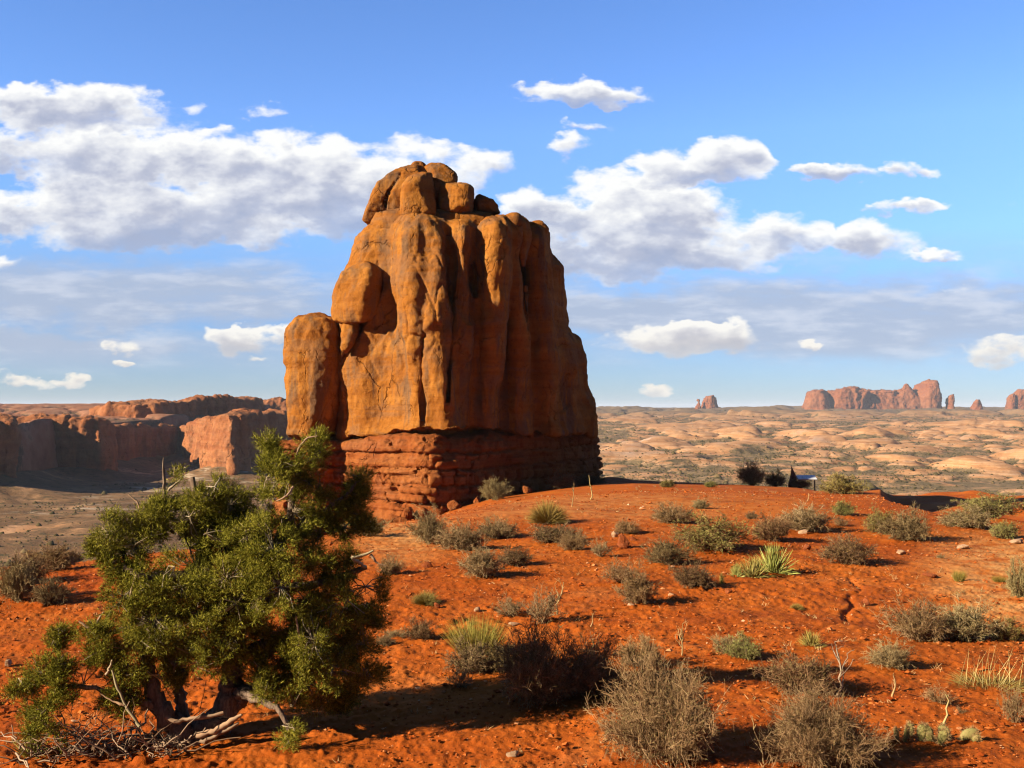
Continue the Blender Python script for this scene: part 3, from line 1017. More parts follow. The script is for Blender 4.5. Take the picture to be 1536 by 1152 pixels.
# lit headland standing forward of it
rk = Rock((-218, 514, -39), (-110, 740, 5), 0.75)
P = [(-176, 580), (-152, 518), (-131, 466), (-120, 443), (-113, 436), (-108.5, 439), (-106, 450), (-104, 480), (-106, 520), (-112, 575), (-150, 606), (-176, 606)]
P = [(a * K12, b * K12) for a, b in P]
prism(rk, P, lambda X, Y: K12 * np.interp(X / K12, [-176, -150, -122, -112, -104], [-9.5, -7.2, -4.0, -1.6, -2.6]), -39, .06, 2.0, 1.3, 14, 3)
rk.column([(628, 338, 352, 521), (650, 336, 354, 520), (690, 334, 358, 519), (740, 332, 362, 518)], 7, 2.4, 2, 1.2, foot=-39)
head = finish(rk, 'headland', M_cliff, None, np.array([-120.0, 450.0, -38.0]), s=5.0, big=.30, med=.14, fine=.05, strata=.05, slab=.18, seed=4)
tag(head, 'sunlit sandstone headland with a rounded prow left of the butte', 'cliff')
head.location = (-120, 450, -38)

# upper tiers
rk = Rock((-284, 686, -16), (-178, 864, 11), 1.0)
P = [(-215, 590), (-200, 582), (-187, 588), (-178, 612), (-182, 625), (-168, 640), (-161, 660), (-160, 714), (-232, 714), (-232, 600)]
P = [(a * K12, b * K12) for a, b in P]
prism(rk, P, lambda X, Y: K12 * np.interp(X / K12, [-232, -200, -185, -160], [0.2, 2.2, 4.0, 5.6]), -16, .10, 2.0, 3.0, 18, 6)
tier = finish(rk, 'upper_cliff', M_cliff, None, np.array([-180.0, 640.0, -12.0]), s=6.0, big=.35, med=.18, fine=.08, strata=.09, seed=6)
tag(tier, 'upper tier of dark cliff on the skyline above the sunlit headland', 'cliff')
tier.location = (-180, 640, -12)
rk = Rock((-266, 938, -40), (-156, 1080, 10), 1.2)
P = [at(335, 812), at(352, 796), at(385, 802), at(420, 810), at(470, 820), at(470, 890), at(330, 890)]
P = [(a * K12, b * K12) for a, b in P]
prism(rk, P, lambda X, Y: 5.3 - 0.02 * (X + 216), -40, .45, 3.0, 4.0, 22, 9)
tier2 = finish(rk, 'far_cliff', M_cliff, None, np.array([-180.0, 840.0, -38.0]), s=7.0, big=.4, med=.2, fine=.08, strata=.09, seed=9)
tag(tier2, 'distant reddish cliff shoulder showing just left of the butte', 'cliff')
tier2.location = (-180, 840, -38)

# slickrock upland behind the rim of the long cliff
def upland_material():
    m, t, b = material("upland_slickrock")
    tc = t.node('ShaderNodeTexCoord').outputs['Object']
    rk_ = t.node('ShaderNodeAttribute', attribute_name='rock').outputs['Fac']
    n1 = t.noise(tc, 0.06, 6, 0.65)
    n2 = t.noise(tc, 0.35, 4, 0.7)
    c = t.ramp(n1, [(0.34, (0.26, 0.11, 0.06)), (0.5, (0.38, 0.18, 0.10)), (0.66, (0.44, 0.25, 0.15))])
    g = t.math('SUBTRACT', t.math('ADD', t.smooth(n1, 0.40, 0.62), t.smooth(n2, 0.45, 0.6)), t.math('MULTIPLY', rk_, 1.6), clamp=True)
    c = t.mix(t.math('MULTIPLY', g, 0.9), c, (0.12, 0.085, 0.045))
    setcol(t, b, c)
    bump(t, b, n2, 0.5, 0.8)
    return m


nu, nv = 420, 260
UU, YY = np.meshgrid(np.linspace(-0.95, -0.195, nu), np.geomspace(380, 3000, nv), indexing='ij')
x, y = (UU * YY).ravel(), YY.ravel()
q = np.stack([x, y, 0 * x], -1)
wv = np.stack([fbm(q / 20.0, 3), fbm(q / 20.0 + 31, 3)], -1) * 9
dome = np.zeros(len(x))
for (sx, sy, hg, keep, sd) in ((38, 55, 4.2, .6, 21), (16, 24, 2.0, .6, 22)):
    d, rid, gap = worley((q[:, :2] + wv) / np.array([sx, sy]), sd)
    R = .45 + .2 * ((rid * 7.3) % 1)
    dome = np.maximum(dome, np.sqrt(np.clip(1 - (d / R) ** 2, 0, 1)) * (rid < keep) * hg * gap)
z = K12 * np.interp(y / K12, [310, 440, 560, 700, 1200, 2600], [-7.5, -6.5, -6.5, -1.0, 3.0, 8.8]) + dome * np.interp(y, [310, 432, 900, 2600], [.5, .7, .8, .8]) * sstep(y, 2300, 900) + 0.8 * fbm(q / 60.0, 3)
edge = x - K12 * np.interp(y / K12, [310, 366, 372, 570, 620, 720, 900, 2600], [-260, -240, -186, -181, -176, -172, -185, -540])
z = z - 45 * sstep(edge, 0, 9)
up = put('mesa_top', mesh('mesa_top', np.stack([x, y, z], -1), grid_quads(nu, nv), upland_material(), attrs={'rock': np.clip(dome / 2.0, 0, 1)}))
up['kind'] = 'structure'

# sandy talus at the foot of the long cliff
nu, nv = 300, 90
UU, TT = np.meshgrid(np.linspace(-0.62, -0.20, nu), np.linspace(0, 1, nv), indexing='ij')
YY = 360 + TT * 360
x, y = (UU * YY).ravel(), YY.ravel()
TP = [(-177, 368), (-177, 430), (-165, 445), (-177, 466), (-176, 560), (-150, 515), (-118, 438), (-108, 438), (-104, 480), (-112, 700), (-300, 700), (-300, 368)]
sd = poly_sd([(a * K12, b * K12) for a, b in TP], x, y)
q = np.stack([x, y, 0 * x], -1)
z = -36.4 + 8.0 * np.exp(-np.maximum(sd, 0) / 18.0) + .7 * fbm(q / 14.0, 4)
tal = put('talus_slope', mesh('talus_slope', np.stack([x, y, z], -1), grid_quads(nu, nv), M_floor, attrs={'rock': 0 * x}))
tal['kind'] = 'structure'

# monuments on the horizon
FD = 3300.0
FORM = [
    ('rock_fin', 'long red sandstone massif with a blocky tower on the far right horizon', [
        ([(586, 1224, 1240, 0), (592, 1218, 1250, 0), (612, 1216, 1256, 0)], 70, 3.0, -.3),
        ([(584, 1262, 1280, 10), (588, 1246, 1302, 0), (594, 1244, 1310, 0), (612, 1242, 1316, 0)], 80, 3.0, .25),
        ([(592, 1226, 1410, 40), (598, 1222, 1412, 25), (612, 1218, 1414, 15)], 90, 4.0, 0),
        ([(588, 1306, 1358, 40), (596, 1306, 1375, 50), (612, 1306, 1380, 40)], 60, 3.0, 0),
        ([(575, 1359, 1362, 40), (582, 1355, 1368, 40), (590, 1350, 1376, 30), (612, 1345, 1384, 10)], 40, 2.2, 0),
        ([(572, 1394, 1409, 20), (577, 1390, 1412, 10), (588, 1384, 1414, 0), (612, 1380, 1416, 0)], 70, 3.0, .2)]),
    ('rock_pillar', 'short stump of rock standing just right of the long far massif', [([(592, 1426, 1432, 0), (597, 1424, 1434, 0), (612, 1423, 1436, 0)], 20, 2.4, 0)]),
    ('rock_hummock', 'tiny low knob of rock between the far stump and the right edge', [([(600, 1466, 1471, 0), (604, 1463, 1473, 0), (612, 1461, 1476, 0)], 16, 2.2, 0)]),
    ('rock_pinnacle', 'pair of pointed far rocks cut by the right edge of the view', [
        ([(590, 1519, 1523, 0), (596, 1515, 1526, 0), (612, 1513, 1528, 0)], 22, 2.4, 0),
        ([(584, 1530, 1540, 0), (590, 1527, 1546, 0), (612, 1524, 1552, 0)], 34, 2.4, 0)]),
    ('rock_tower', 'pair of small far towers on the horizon right of the butte', [
        ([(598, 1046, 1050, 0), (601, 1045, 1052, 0), (604, 1047, 1051, 0), (614, 1043, 1054, 0)], 12, 2.4, 0),
        ([(594, 1061, 1070, 0), (598, 1058, 1074, 0), (614, 1055, 1079, 0)], 30, 2.8, .2)]),
]
for i, (nm, lab, cols) in enumerate(FORM):
    xs = [v for c in cols for s_ in c[0] for v in (s_[1], s_[2])]
    tops = [s_[0] for c in cols for s_ in c[0]]
    rk = Rock((U(min(xs)) * FD - 30, FD - 60, -14), (U(max(xs)) * (FD + 100) + 30, FD + 260, W(min(tops)) * FD + 20), 3.0 if len(cols) > 3 else 1.6)
    for st, dp, n, rot in cols:
        rk.column([(a - (1.5 if i == 0 else .5), b, c, FD + d) for a, b, c, d in st], dp, n, 4 if i == 0 else 2, 6 if i == 0 else 2, rot, foot=-13)
    o0 = np.array([U(sum(xs) / len(xs)) * FD, FD + 60.0, -12.0])
    o = tag(finish(rk, nm, M_fin, None, o0, s=22.0 if i == 0 else 10.0, big=.20, med=.16, fine=.07, strata=.06, slab=.22, seed=30 + i), lab, 'rock formation')
    o.location = o0
# ------------------------------------------------------------------ plants
def tubes(P, R, sides=3):
    """P (M,N,3) paths, R (M,N) radii -> verts, quads"""
    M, N, _ = P.shape
    T = np.gradient(P, axis=1)
    T /= np.maximum(np.linalg.norm(T, axis=2, keepdims=True), 1e-9)
    ref = np.where(np.abs(T[:, :1, 2:3]) > .85, np.array([1.0, 0, 0]), np.array([0, 0, 1.0]))
    A = np.cross(T, np.broadcast_to(ref, T.shape))
    A /= np.maximum(np.linalg.norm(A, axis=2, keepdims=True), 1e-9)
    B = np.cross(T, A)
    an = np.arange(sides) * 2 * np.pi / sides
    V = P[:, :, None] + R[:, :, None, None] * (np.cos(an)[:, None] * A[:, :, None] + np.sin(an)[:, None] * B[:, :, None])
    idx = np.arange(M * N * sides).reshape(M, N, sides)
    nx = np.roll(idx, -1, 2)
    Q = np.stack([idx[:, :-1], nx[:, :-1], nx[:, 1:], idx[:, 1:]], -1).reshape(-1, 4)
    return V.reshape(-1, 3), Q


def blades(B0, D, L, Wd, rng, bend=0.0, seg=1):
    """flat tapering leaves: base points, unit directions, lengths, widths"""
    n = len(B0)
    s = np.cross(D, rng.normal(size=(n, 3)))
    s /= np.maximum(np.linalg.norm(s, axis=1, keepdims=True), 1e-9)
    rows = []
    for i in range(seg + 1):
        t = i / seg
        c = B0 + D * (L * t)[:, None] + np.array([0, 0, -1.0]) * (bend * L * t * t)[:, None]
        wv = (Wd * (1 - .82 * t * t) * (0.55 + .45 * min(1, 3 * t)))[:, None] * s * .5
        rows += [c - wv, c + wv]
    V = np.stack(rows, 1)
    k = 2 * (seg + 1)
    b = (np.arange(n) * k)[:, None]
    Q = np.concatenate([b + np.array([2 * i, 2 * i + 1, 2 * i + 3, 2 * i + 2]) for i in range(seg)], 0)
    return V.reshape(-1, 3), Q


def join(parts):
    Vs, Qs, o = [], [], 0
    for V, Q in parts:
        Vs.append(V)
        Qs.append(Q + o)
        o += len(V)
    return np.concatenate(Vs), np.concatenate(Qs)


def unit(v):
    return v / np.maximum(np.linalg.norm(v, axis=-1, keepdims=True), 1e-9)


def plant_material(name, c1, c2, c3=None, rough=.85, scale=14.0, trans=0.0):
    m, t, b = material(name, rough)
    tc = t.node('ShaderNodeTexCoord').outputs['Object']
    g = t.node('ShaderNodeNewGeometry')
    n = t.noise(tc, scale, 3, .6)
    r = t.math('ADD', t.math('MULTIPLY', g.outputs['Random Per Island'], .65), t.math('MULTIPLY', n, .35))
    st = [(0.12, c1), (0.55, c2)] + ([(0.9, c3)] if c3 else [])
    c = t.ramp(r, st)
    oi = t.node('ShaderNodeObjectInfo').outputs['Random']
    c = t.mix(1.0, c, t.ramp(oi, [(0, (1.18, .98, .80)), (.35, (.82, .74, .66)), (.7, (1.0, 1.0, .92)), (1, (.95, 1.08, .85))]), 'MULTIPLY')
    setcol(t, b, c)
    return m


M_twig = plant_material('grey_twig', (0.18, 0.11, 0.058), (0.38, 0.265, 0.145), (0.62, 0.48, 0.30))
M_twigd = plant_material('brown_twig', (0.12, 0.07, 0.04), (0.24, 0.155, 0.09), (0.40, 0.28, 0.17))
M_leafg = plant_material('grey_leaf', (0.18, 0.132, 0.05), (0.35, 0.27, 0.115), (0.52, 0.42, 0.20))
M_leafs = plant_material('sage_leaf', (0.20, 0.19, 0.06), (0.36, 0.35, 0.11), (0.54, 0.51, 0.20))
M_grass = plant_material('dry_grass', (0.26, 0.20, 0.06), (0.40, 0.33, 0.10), (0.56, 0.46, 0.18))
M_tea = plant_material('yellow_stems', (0.22, 0.19, 0.04), (0.36, 0.31, 0.075), (0.48, 0.40, 0.12))
M_straw = plant_material('straw', (0.42, 0.28, 0.12), (0.58, 0.42, 0.21), (0.70, 0.55, 0.32))
M_yucca = plant_material('yucca_blade', (0.30, 0.30, 0.07), (0.46, 0.45, 0.14), (0.60, 0.55, 0.24), .6)
M_dead = plant_material('dead_wood', (0.24, 0.17, 0.12), (0.42, 0.32, 0.235), (0.60, 0.49, 0.38))
M_bark = None


def shrub_parts(seed, stems=70, twigs=6, subs=4, leaf=1600, up=.35, thick=1.0, leaf_l=.05, spread=1.0, gap=0.25):
    rng = np.random.default_rng(seed)
    th = rng.uniform(0, 2 * np.pi, stems)
    ph = np.arccos(rng.uniform(math.cos(1.35), 1, stems) ** (1 - up * .5)) * spread
    rad = rng.uniform(.50, .92, stems) * (1 + .16 * np.sin(3 * th + seed) + .10 * np.sin(5 * th + 2 * seed))
    e = np.stack([np.cos(th) * np.sin(ph), np.sin(th) * np.sin(ph), np.cos(ph) * .96 + .03], -1) * rad[:, None]
    b = np.stack([np.cos(th), np.sin(th), 0 * th], -1) * rng.uniform(0, .10, stems)[:, None]
    c = e * np.array([.38, .38, .62]) + rng.normal(0, .05, (stems, 3))
    t = np.linspace(0, 1, 6)[None, :, None]
    P = (1 - t) ** 2 * b[:, None] + 2 * t * (1 - t) * c[:, None] + t * t * e[:, None]
    P = P + rng.normal(0, .014, P.shape) * (t > 0)
    R = thick * np.linspace(.015, .0036, 6)[None] * rng.uniform(.6, 1.25, (stems, 1))
    parts = [tubes(P, R)]
    # twigs
    k = np.repeat(np.arange(stems), twigs)
    tt = rng.uniform(.38, 1.0, len(k)) ** .8
    i0 = np.clip((tt * 5).astype(int), 0, 4)
    fr = (tt * 5 - i0)[:, None]
    s0 = P[k, i0] * (1 - fr) + P[k, i0 + 1] * fr
    d = unit(unit(s0 + np.array([0, 0, -.1])) * .7 + rng.normal(0, .62, (len(k), 3)) + np.array([0, 0, .12]))
    L = rng.uniform(.12, .30, len(k))
    d2 = unit(d + rng.normal(0, .35, d.shape))
    T1 = np.stack([s0, s0 + d * (L * .5)[:, None], s0 + d * (L * .5)[:, None] + d2 * (L * .5)[:, None]], 1)
    parts.append(tubes(T1, thick * np.array([.0075, .0055, .0032])[None] * np.ones((len(k), 1))))
    k2 = np.repeat(np.arange(len(k)), subs)
    f2 = rng.uniform(.2, 1, len(k2))[:, None]
    s2 = np.where(f2 < .5, T1[k2, 0] * (1 - 2 * f2) + T1[k2, 1] * 2 * f2, T1[k2, 1] * (2 - 2 * f2) + T1[k2, 2] * (2 * f2 - 1))
    d3 = unit(d[k2] + rng.normal(0, .75, (len(k2), 3)))
    L3 = rng.uniform(.05, .13, len(k2))
    T2 = np.stack([s2, s2 + d3 * L3[:, None]], 1)
    parts.append(tubes(T2, thick * np.array([.0046, .0026])[None] * np.ones((len(k2), 1))))
    stem = join(parts)
    # leaves on the last twigs
    j = rng.integers(0, len(k2), leaf)
    f3 = rng.uniform(.2, 1.05, leaf)[:, None]
    lb = T2[j, 0] * (1 - f3) + T2[j, 1] * f3
    ld = unit(d3[j] * .7 + rng.normal(0, .7, (leaf, 3)) + np.array([0, 0, .2]))
    lv = blades(lb, ld, rng.uniform(.6, 1.3, leaf) * leaf_l, rng.uniform(.6, 1.2, leaf) * leaf_l * .34, rng)
    for V, _ in (stem, lv):
        V[:, 2] = np.maximum(V[:, 2], .004)
    return stem, lv


def tuft_parts(seed, n=600, spread=.8, bend=.12, wid=.016, seg=3, base=.25):
    rng = np.random.default_rng(seed)
    th = rng.uniform(0, 2 * np.pi, n)
    rb = np.sqrt(rng.uniform(0, 1, n)) * base
    lean = (rb / base) * spread * rng.uniform(.5, 1.25, n)
    D = unit(np.stack([np.cos(th) * lean, np.sin(th) * lean, np.ones(n)], -1) + rng.normal(0, .10, (n, 3)))
    B0 = np.stack([np.cos(th) * rb, np.sin(th) * rb, 0 * th], -1)
    return blades(B0, D, rng.uniform(.6, 1.08, n), rng.uniform(.7, 1.2, n) * wid, rng, bend, seg)


KIND = {}


def kind(name, part_list):
    KIND[name] = [(pn, mesh(pn, V, Q, m, smooth=False)) for pn, (V, Q), m in part_list]


for i in range(3):
    st, lv = shrub_parts(100 + i, 80, 10, 5, 4600, thick=.95, leaf_l=.052)
    kind('grey%d' % i, [('stems', st, M_twig), ('foliage', lv, M_leafg)])
    st, lv = shrub_parts(120 + i, 80, 10, 5, 3600, thick=1.0, leaf_l=.05, up=.4)
    kind('brown%d' % i, [('stems', st, M_twigd), ('foliage', lv, M_leafg)])
    st, lv = shrub_parts(140 + i, 70, 9, 5, 7500, thick=.8, leaf_l=.07, up=.4)
    kind('sage%d' % i, [('stems', st, M_twigd), ('foliage', lv, M_leafs)])
    st, lv = shrub_parts(160 + i, 44, 8, 4, 1500, thick=.95, leaf_l=.045, up=.7, spread=.95)
    kind('sparse%d' % i, [('stems', st, M_twig), ('foliage', lv, M_leafg)])
for i in range(2):
    st, lv = shrub_parts(180 + i, 190, 12, 6, 9500, thick=.52, leaf_l=.030, up=.2)
    kind('big%d' % i, [('stems', st, M_twig), ('foliage', lv, M_leafg)])
    st, lv = shrub_parts(190 + i, 120, 10, 5, 7000, thick=.7, leaf_l=.05, up=.5)
    kind('dark%d' % i, [('stems', st, M_twig), ('foliage', lv, M_leafg)])
    r_ = np.random.default_rng(200 + i)
    th = r_.uniform(0, 2 * np.pi, 2600)
    ph = np.arccos(r_.uniform(.16, 1, 2600))
    D = np.stack([np.cos(th) * np.sin(ph), np.sin(th) * np.sin(ph), np.cos(ph)], -1)
    kind('tuft%d' % i, [('blades', blades(D * r_.uniform(.05, .4, (2600, 1)), unit(D + r_.normal(0, .16, D.shape)), r_.uniform(.55, .80, 2600), r_.uniform(.008, .014, 2600), r_, .06, 2), M_grass)])
    kind('tea%d' % i, [('stems', tuft_parts(210 + i, 1500, .95, .05, .010, 2, .5), M_tea)])
    kind('seedgrass%d' % i, [('blades', tuft_parts(220 + i, 700, 1.3, .30, .014, 3, .75), M_grass)])
for i in range(3):
    rng = np.random.default_rng(230 + i)
    n = 260
    th = rng.uniform(0, 2 * np.pi, n)
    ph = rng.uniform(.05, 1.3, n) ** 1.15
    D = np.stack([np.cos(th) * np.sin(ph), np.sin(th) * np.sin(ph), np.cos(ph)], -1)
    kind('yucca%d' % i, [('blades', blades(D * .05 + rng.normal(0, .10, (n, 3)) * np.array([1, 1, .1]), D, rng.uniform(.7, 1.05, n), rng.uniform(.022, .040, n), rng, .06, 4), M_yucca)])


def twig_tree(seed, height, nb, spread, rad, branch=3):
    """bare stalk with a few forks, unit metres"""
    rng = np.random.default_rng(seed)
    t = np.linspace(0, 1, 7)
    main = np.stack([.10 * height * np.sin(3 * t + seed), .08 * height * np.sin(4 * t + 2 * seed), height * t * (1 - .05 * t)], -1) + rng.normal(0, .018 * height, (7, 3)) * (t > 0)[:, None]
    parts = [tubes(main[None], (rad * (1 - .6 * t))[None], 4)]
    for b in range(nb):
        f = rng.uniform(.35, .95)
        s = main[int(f * 6)]
        d = unit(np.array([rng.normal(0, .55), rng.normal(0, .55), rng.uniform(.7, 1.6)]))
        L = height * spread * rng.uniform(.5, 1)
        u = np.linspace(0, 1, 5)[:, None]
        p = s + d * L * u + rng.normal(0, .02 * height, (5, 3)) * u
        parts.append(tubes(p[None], (rad * .55 * (1 - .6 * u[:, 0]))[None], 3))
        for c in range(branch):
            s2 = p[rng.integers(1, 5)]
            d2 = unit(d + rng.normal(0, .6, 3))
            q = s2 + d2 * L * .45 * u + rng.normal(0, .012 * height, (5, 3)) * u
            parts.append(tubes(q[None], (rad * .3 * (1 - .6 * u[:, 0]))[None], 3))
    return join(parts)


ROT = np.random.default_rng(5)


def shrub(px, py, wpx, hpx, k, label, name='shrub', cat='shrub', group=None, lift=0.0, at_d=None):
    """px, py: middle of the foot; wpx, hpx: width and height in the photograph"""
    c = hit(px, py)
    if at_d:
        c = np.array([U(px) * at_d, at_d, 0])
    D = c[1]
    w2, h = wpx / F * D / 2, hpx / F * D
    fb = c + np.array([0, w2 * .25, 0])
    z = float(hill_z(np.array([fb[0]]), np.array([fb[1]]))[0]) - 0.02
    o = thing(name, (fb[0], fb[1], z), label, cat, group)
    for pn, me in KIND[k]:
        put(pn, me, o)
    rot = ROT.uniform(0, 6.28)
    o.rotation_euler = (0, 0, rot)
    wf = 1.2 if k[:3] == 'big' else 1.34
    o.scale = (w2 * wf, w2 * wf, h * 1.0) if k[:3] in ('gre', 'bro', 'sag', 'spa', 'big', 'dar') else (w2 * 1.12, w2 * 1.12, h * .96)
    return o


SH = 'desert shrubs scattered over the red knoll'
PL = [
    # crest of the knoll
    (1129, 729, 44, 36, 'dark0', 'dark shrub on the skyline left of the small pointed rock'),
    (1164, 732, 34, 26, 'brown1', 'small brown bush between the dark skyline shrub and the pointed rock'),
    (1200, 731, 34, 18, 'brown2', 'low dark bush beside the pointed rock, in front of the sign'),
    (1265, 741, 66, 30, 'sage0', 'spreading green bush on the crest just right of the sign'),
    (1001, 731, 26, 14, 'sage1', 'small yellow-green bush alone on the crest right of the butte'),
    (1066, 731, 20, 10, 'sage2', 'tiny pale green sprig on the crest left of the dark skyline shrub'),
    (1493, 776, 98, 36, 'sage2', 'large bright green shrub on the crest at the right edge'),
    (1455, 793, 82, 36, 'grey1', 'wide grey shrub in front of the large green crest shrub'),
    (1508, 808, 46, 30, 'sage1', 'small olive bush with a bare foot below the large green crest shrub'),
    (742, 750, 44, 34, 'dark1', 'dark round shrub in the shade at the foot of the butte'),
    (885, 727, 52, 20, 'brown0', 'low shaded shrub at the right foot of the butte'),
    (845, 733, 46, 26, 'brown1', 'dusky shrub against the shaded base near the butte\'s right end'),
    # upper slope
    (642, 816, 62, 54, 'grey0', 'tall grey bush nearest the shadow edge below the butte'),
    (692, 826, 78, 46, 'grey1', 'broad olive-grey bush just right of the tall one by the shadow edge'),
    (745, 808, 62, 34, 'grey2', 'low grey bush at the right end of the row below the butte'),
    (822, 786, 68, 40, 'tuft0', 'tan dome-shaped tuft close to the edge of the butte\'s shadow'),
    (832, 815, 78, 36, 'brown0', 'brown bush directly in front of the tan dome-shaped tuft'),
    (862, 826, 46, 34, 'grey2', 'small bush touching the right front of the brown one below the tan tuft'),
    (721, 868, 72, 52, 'grey0', 'vase-shaped grey bush with bare trunks left of the slope\'s middle'),
    (772, 849, 56, 32, 'brown2', 'low bush with one bare foot right behind the vase-shaped one'),
    (940, 801, 42, 24, 'grey1', 'small compact bush behind the upright red stone'),
    (901, 836, 36, 30, 'sparse0', 'small wispy bush left of the upright red stone'),
    (1008, 786, 64, 34, 'grey2', 'grey bush behind the wide green one in mid slope'),
    (1066, 826, 112, 52, 'sage0', 'wide bright green shrub in the middle of the upper slope'),
    (1003, 847, 78, 42, 'brown1', 'rounded brown bush at the left front of the wide green shrub'),
    (1052, 764, 30, 18, 'grey0', 'little grey bush on the open soil below the crest'),
    (1128, 779, 20, 14, 'brown2', 'tiny brown bush left of the two bushes behind the yuccas'),
    (1210, 798, 84, 44, 'grey1', 'wide grey-green bush upslope right of the big yucca'),
    (1160, 812, 60, 50, 'brown0', 'upright brownish bush standing right behind the big yucca'),
    (1265, 774, 36, 24, 'sage2', 'small bush with a long shadow below the green crest bush'),
    (1263, 790, 28, 16, 'sparse1', 'very small bush right of the wide grey-green one'),
    (1322, 800, 52, 40, 'sage1', 'yellow-green bush left behind the dense brown bush on the right'),
    (1364, 812, 74, 50, 'brown1', 'dense brown bush with a strong shadow on the right upper slope'),
    (1273, 847, 80, 48, 'brown2', 'lone round brown bush at the head of the soil rill'),
    (1440, 872, 20, 22, 'tea0', 'small yellow tuft with a black shadow on the pale gravel'),
    (1500, 874, 20, 14, 'tea1', 'low yellow tuft on the pale gravel by the right edge'),
    (1531, 897, 40, 62, 'grey2', 'grey bush cut by the right edge above the prickly slope'),
    (1411, 838, 16, 10, 'sparse2', 'speck of a bush beside the pale flat stone on the gravel'),
    # middle slope
    (932, 878, 66, 42, 'sparse1', 'thin reddish-grey bush leaning behind the fan-shaped one'),
    (957, 908, 64, 58, 'grey0', 'fan-shaped grey bush with pale stones at its foot'),
    (1040, 882, 68, 46, 'brown0', 'grey-brown bush between the fan-shaped one and the yuccas'),
    (638, 907, 46, 24, 'tuft1', 'low yellow-green cushion alone right of the juniper'),
    (630, 960, 48, 34, 'brown1', 'small dark-footed bush right of the juniper crown'),
    (592, 958, 40, 18, 'sparse2', 'thin low bush between the juniper and the small dark-footed bush'),
    (578, 968, 30, 20, 'grey1', 'scrap of grey bush almost touching the right side of the juniper'),
    (762, 926, 60, 32, 'sparse0', 'flat straggly bush left of the upright straggly one'),
    (812, 936, 62, 56, 'sparse1', 'upright straggly grey bush in the middle of the picture'),
    (1092, 982, 62, 38, 'sparse2', 'open twiggy bush below the small lone yucca\'s left'),
    (1196, 914, 22, 12, 'tuft0', 'tiny tan tuft on bare soil left of the rill'),
    (1338, 1002, 70, 44, 'grey1', 'rounded grey bush at the lower left of the long grey thicket'),
    (1382, 962, 92, 66, 'grey2', 'left and taller half of the long grey thicket on the right'),
    (1455, 962, 96, 62, 'grey0', 'right half of the long grey thicket on the right'),
    (1516, 962, 50, 36, 'sage0', 'dark green bush tucked behind the right end of the grey thicket'),
    (1412, 1057, 52, 30, 'sparse1', 'pale thin bush above the prickly pear stalk'),
    (1440, 1072, 22, 14, 'sparse0', 'tiny grey sprig right of the pale thin bush above the cactus'),
    (1524, 1086, 46, 66, 'sparse2', 'straggly pale bush at the lower right edge'),
    # foreground
    (714, 983, 88, 66, 'tea0', 'tall olive-yellow broom-like tuft left of the large dark shrub'),
    (706, 1012, 74, 54, 'brown1', 'grey-brown bush in front of the broom-like tuft'),
    (690, 1032, 52, 30, 'sparse0', 'pale wisp of a bush below the broom-like tuft'),
    (752, 1010, 56, 50, 'brown2', 'brown bush filling in between the broom-like tuft and the dark shrub'),
    (812, 1060, 136, 118, 'dark0', 'large dark shrub in the shadow cast by the juniper'),
    (884, 1046, 104, 92, 'dark1', 'second dark shrub, right of and smaller than the large one'),
    (962, 1002, 70, 52, 'grey2', 'greyish bush behind the big twiggy bush in the foreground'),
    (1004, 1142, 196, 158, 'big0', 'biggest twiggy grey bush, foreground right of centre'),
    (1234, 1153, 182, 122, 'big1', 'big twiggy bush at the bottom edge left of the prickly pear'),
    (1208, 1042, 112, 74, 'brown0', 'brown-grey bush behind the big bush at the bottom edge'),
    (1118, 990, 54, 40, 'sage2', 'faint yellow-green bush left of the brown-grey one'),
    # left side
    (72, 908, 58, 46, 'brown2', 'round bush with a pale stalk in the open left of the juniper'),
    (22, 903, 62, 74, 'grey1', 'grey bush cut by the left edge behind the round one'),
    (36, 876, 66, 52, 'brown0', 'dark brown bush left behind the round bush with a stalk'),
    (80, 856, 66, 42, 'grey0', 'spreading grey bush on the left crest above the round bush'),
    (54, 829, 46, 26, 'dark1', 'small dark bush on the far left crest'),
    (100, 826, 46, 24, 'brown1', 'low brown bush on the left crest next to the juniper'),
    (548, 806, 84, 34, 'sparse2', 'thin brown brush just right behind the juniper\'s upper crown'),
    (585, 862, 40, 30, 'grey2', 'grey bush peeking out right of the juniper at mid height'),
]
for r in PL:
    tf = r[4].startswith(('tuft', 'tea'))
    shrub(*r[:5], r[5], at_d=78.5 if (1090 < r[0] < 1210 and r[1] < 735) else None, name='grass_tuft' if tf else 'shrub', cat='grass' if tf else 'shrub', group=None if tf else SH)

YG = 'yuccas with pale green blades'
for (px, py, wp, hp, k, lab) in [
    (1163, 862, 78, 50, 'yucca0', 'largest yucca with pale yellow-green blades in mid slope'),
    (1132, 868, 62, 38, 'yucca1', 'yucca leaning against the left front of the largest one'),
    (1106, 866, 26, 26, 'yucca2', 'half dried little yucca left of the yucca pair'),
    (1083, 876, 12, 20, 'yucca0', 'narrow green yucca sprout left of the yucca clump'),
    (1218, 972, 44, 30, 'yucca2', 'small lone yucca on the soil below the rill'),
    (44, 1136, 74, 44, 'yucca1', 'dry yucca by the dead branches in the bottom left corner')]:
    shrub(px, py, wp, hp, k, lab, 'yucca', 'yucca', YG)
shrub(1492, 1034, 92, 34, 'seedgrass0', 'wide clump of green grass with tall straw seed stalks, lower right', 'grass_tuft', 'grass')

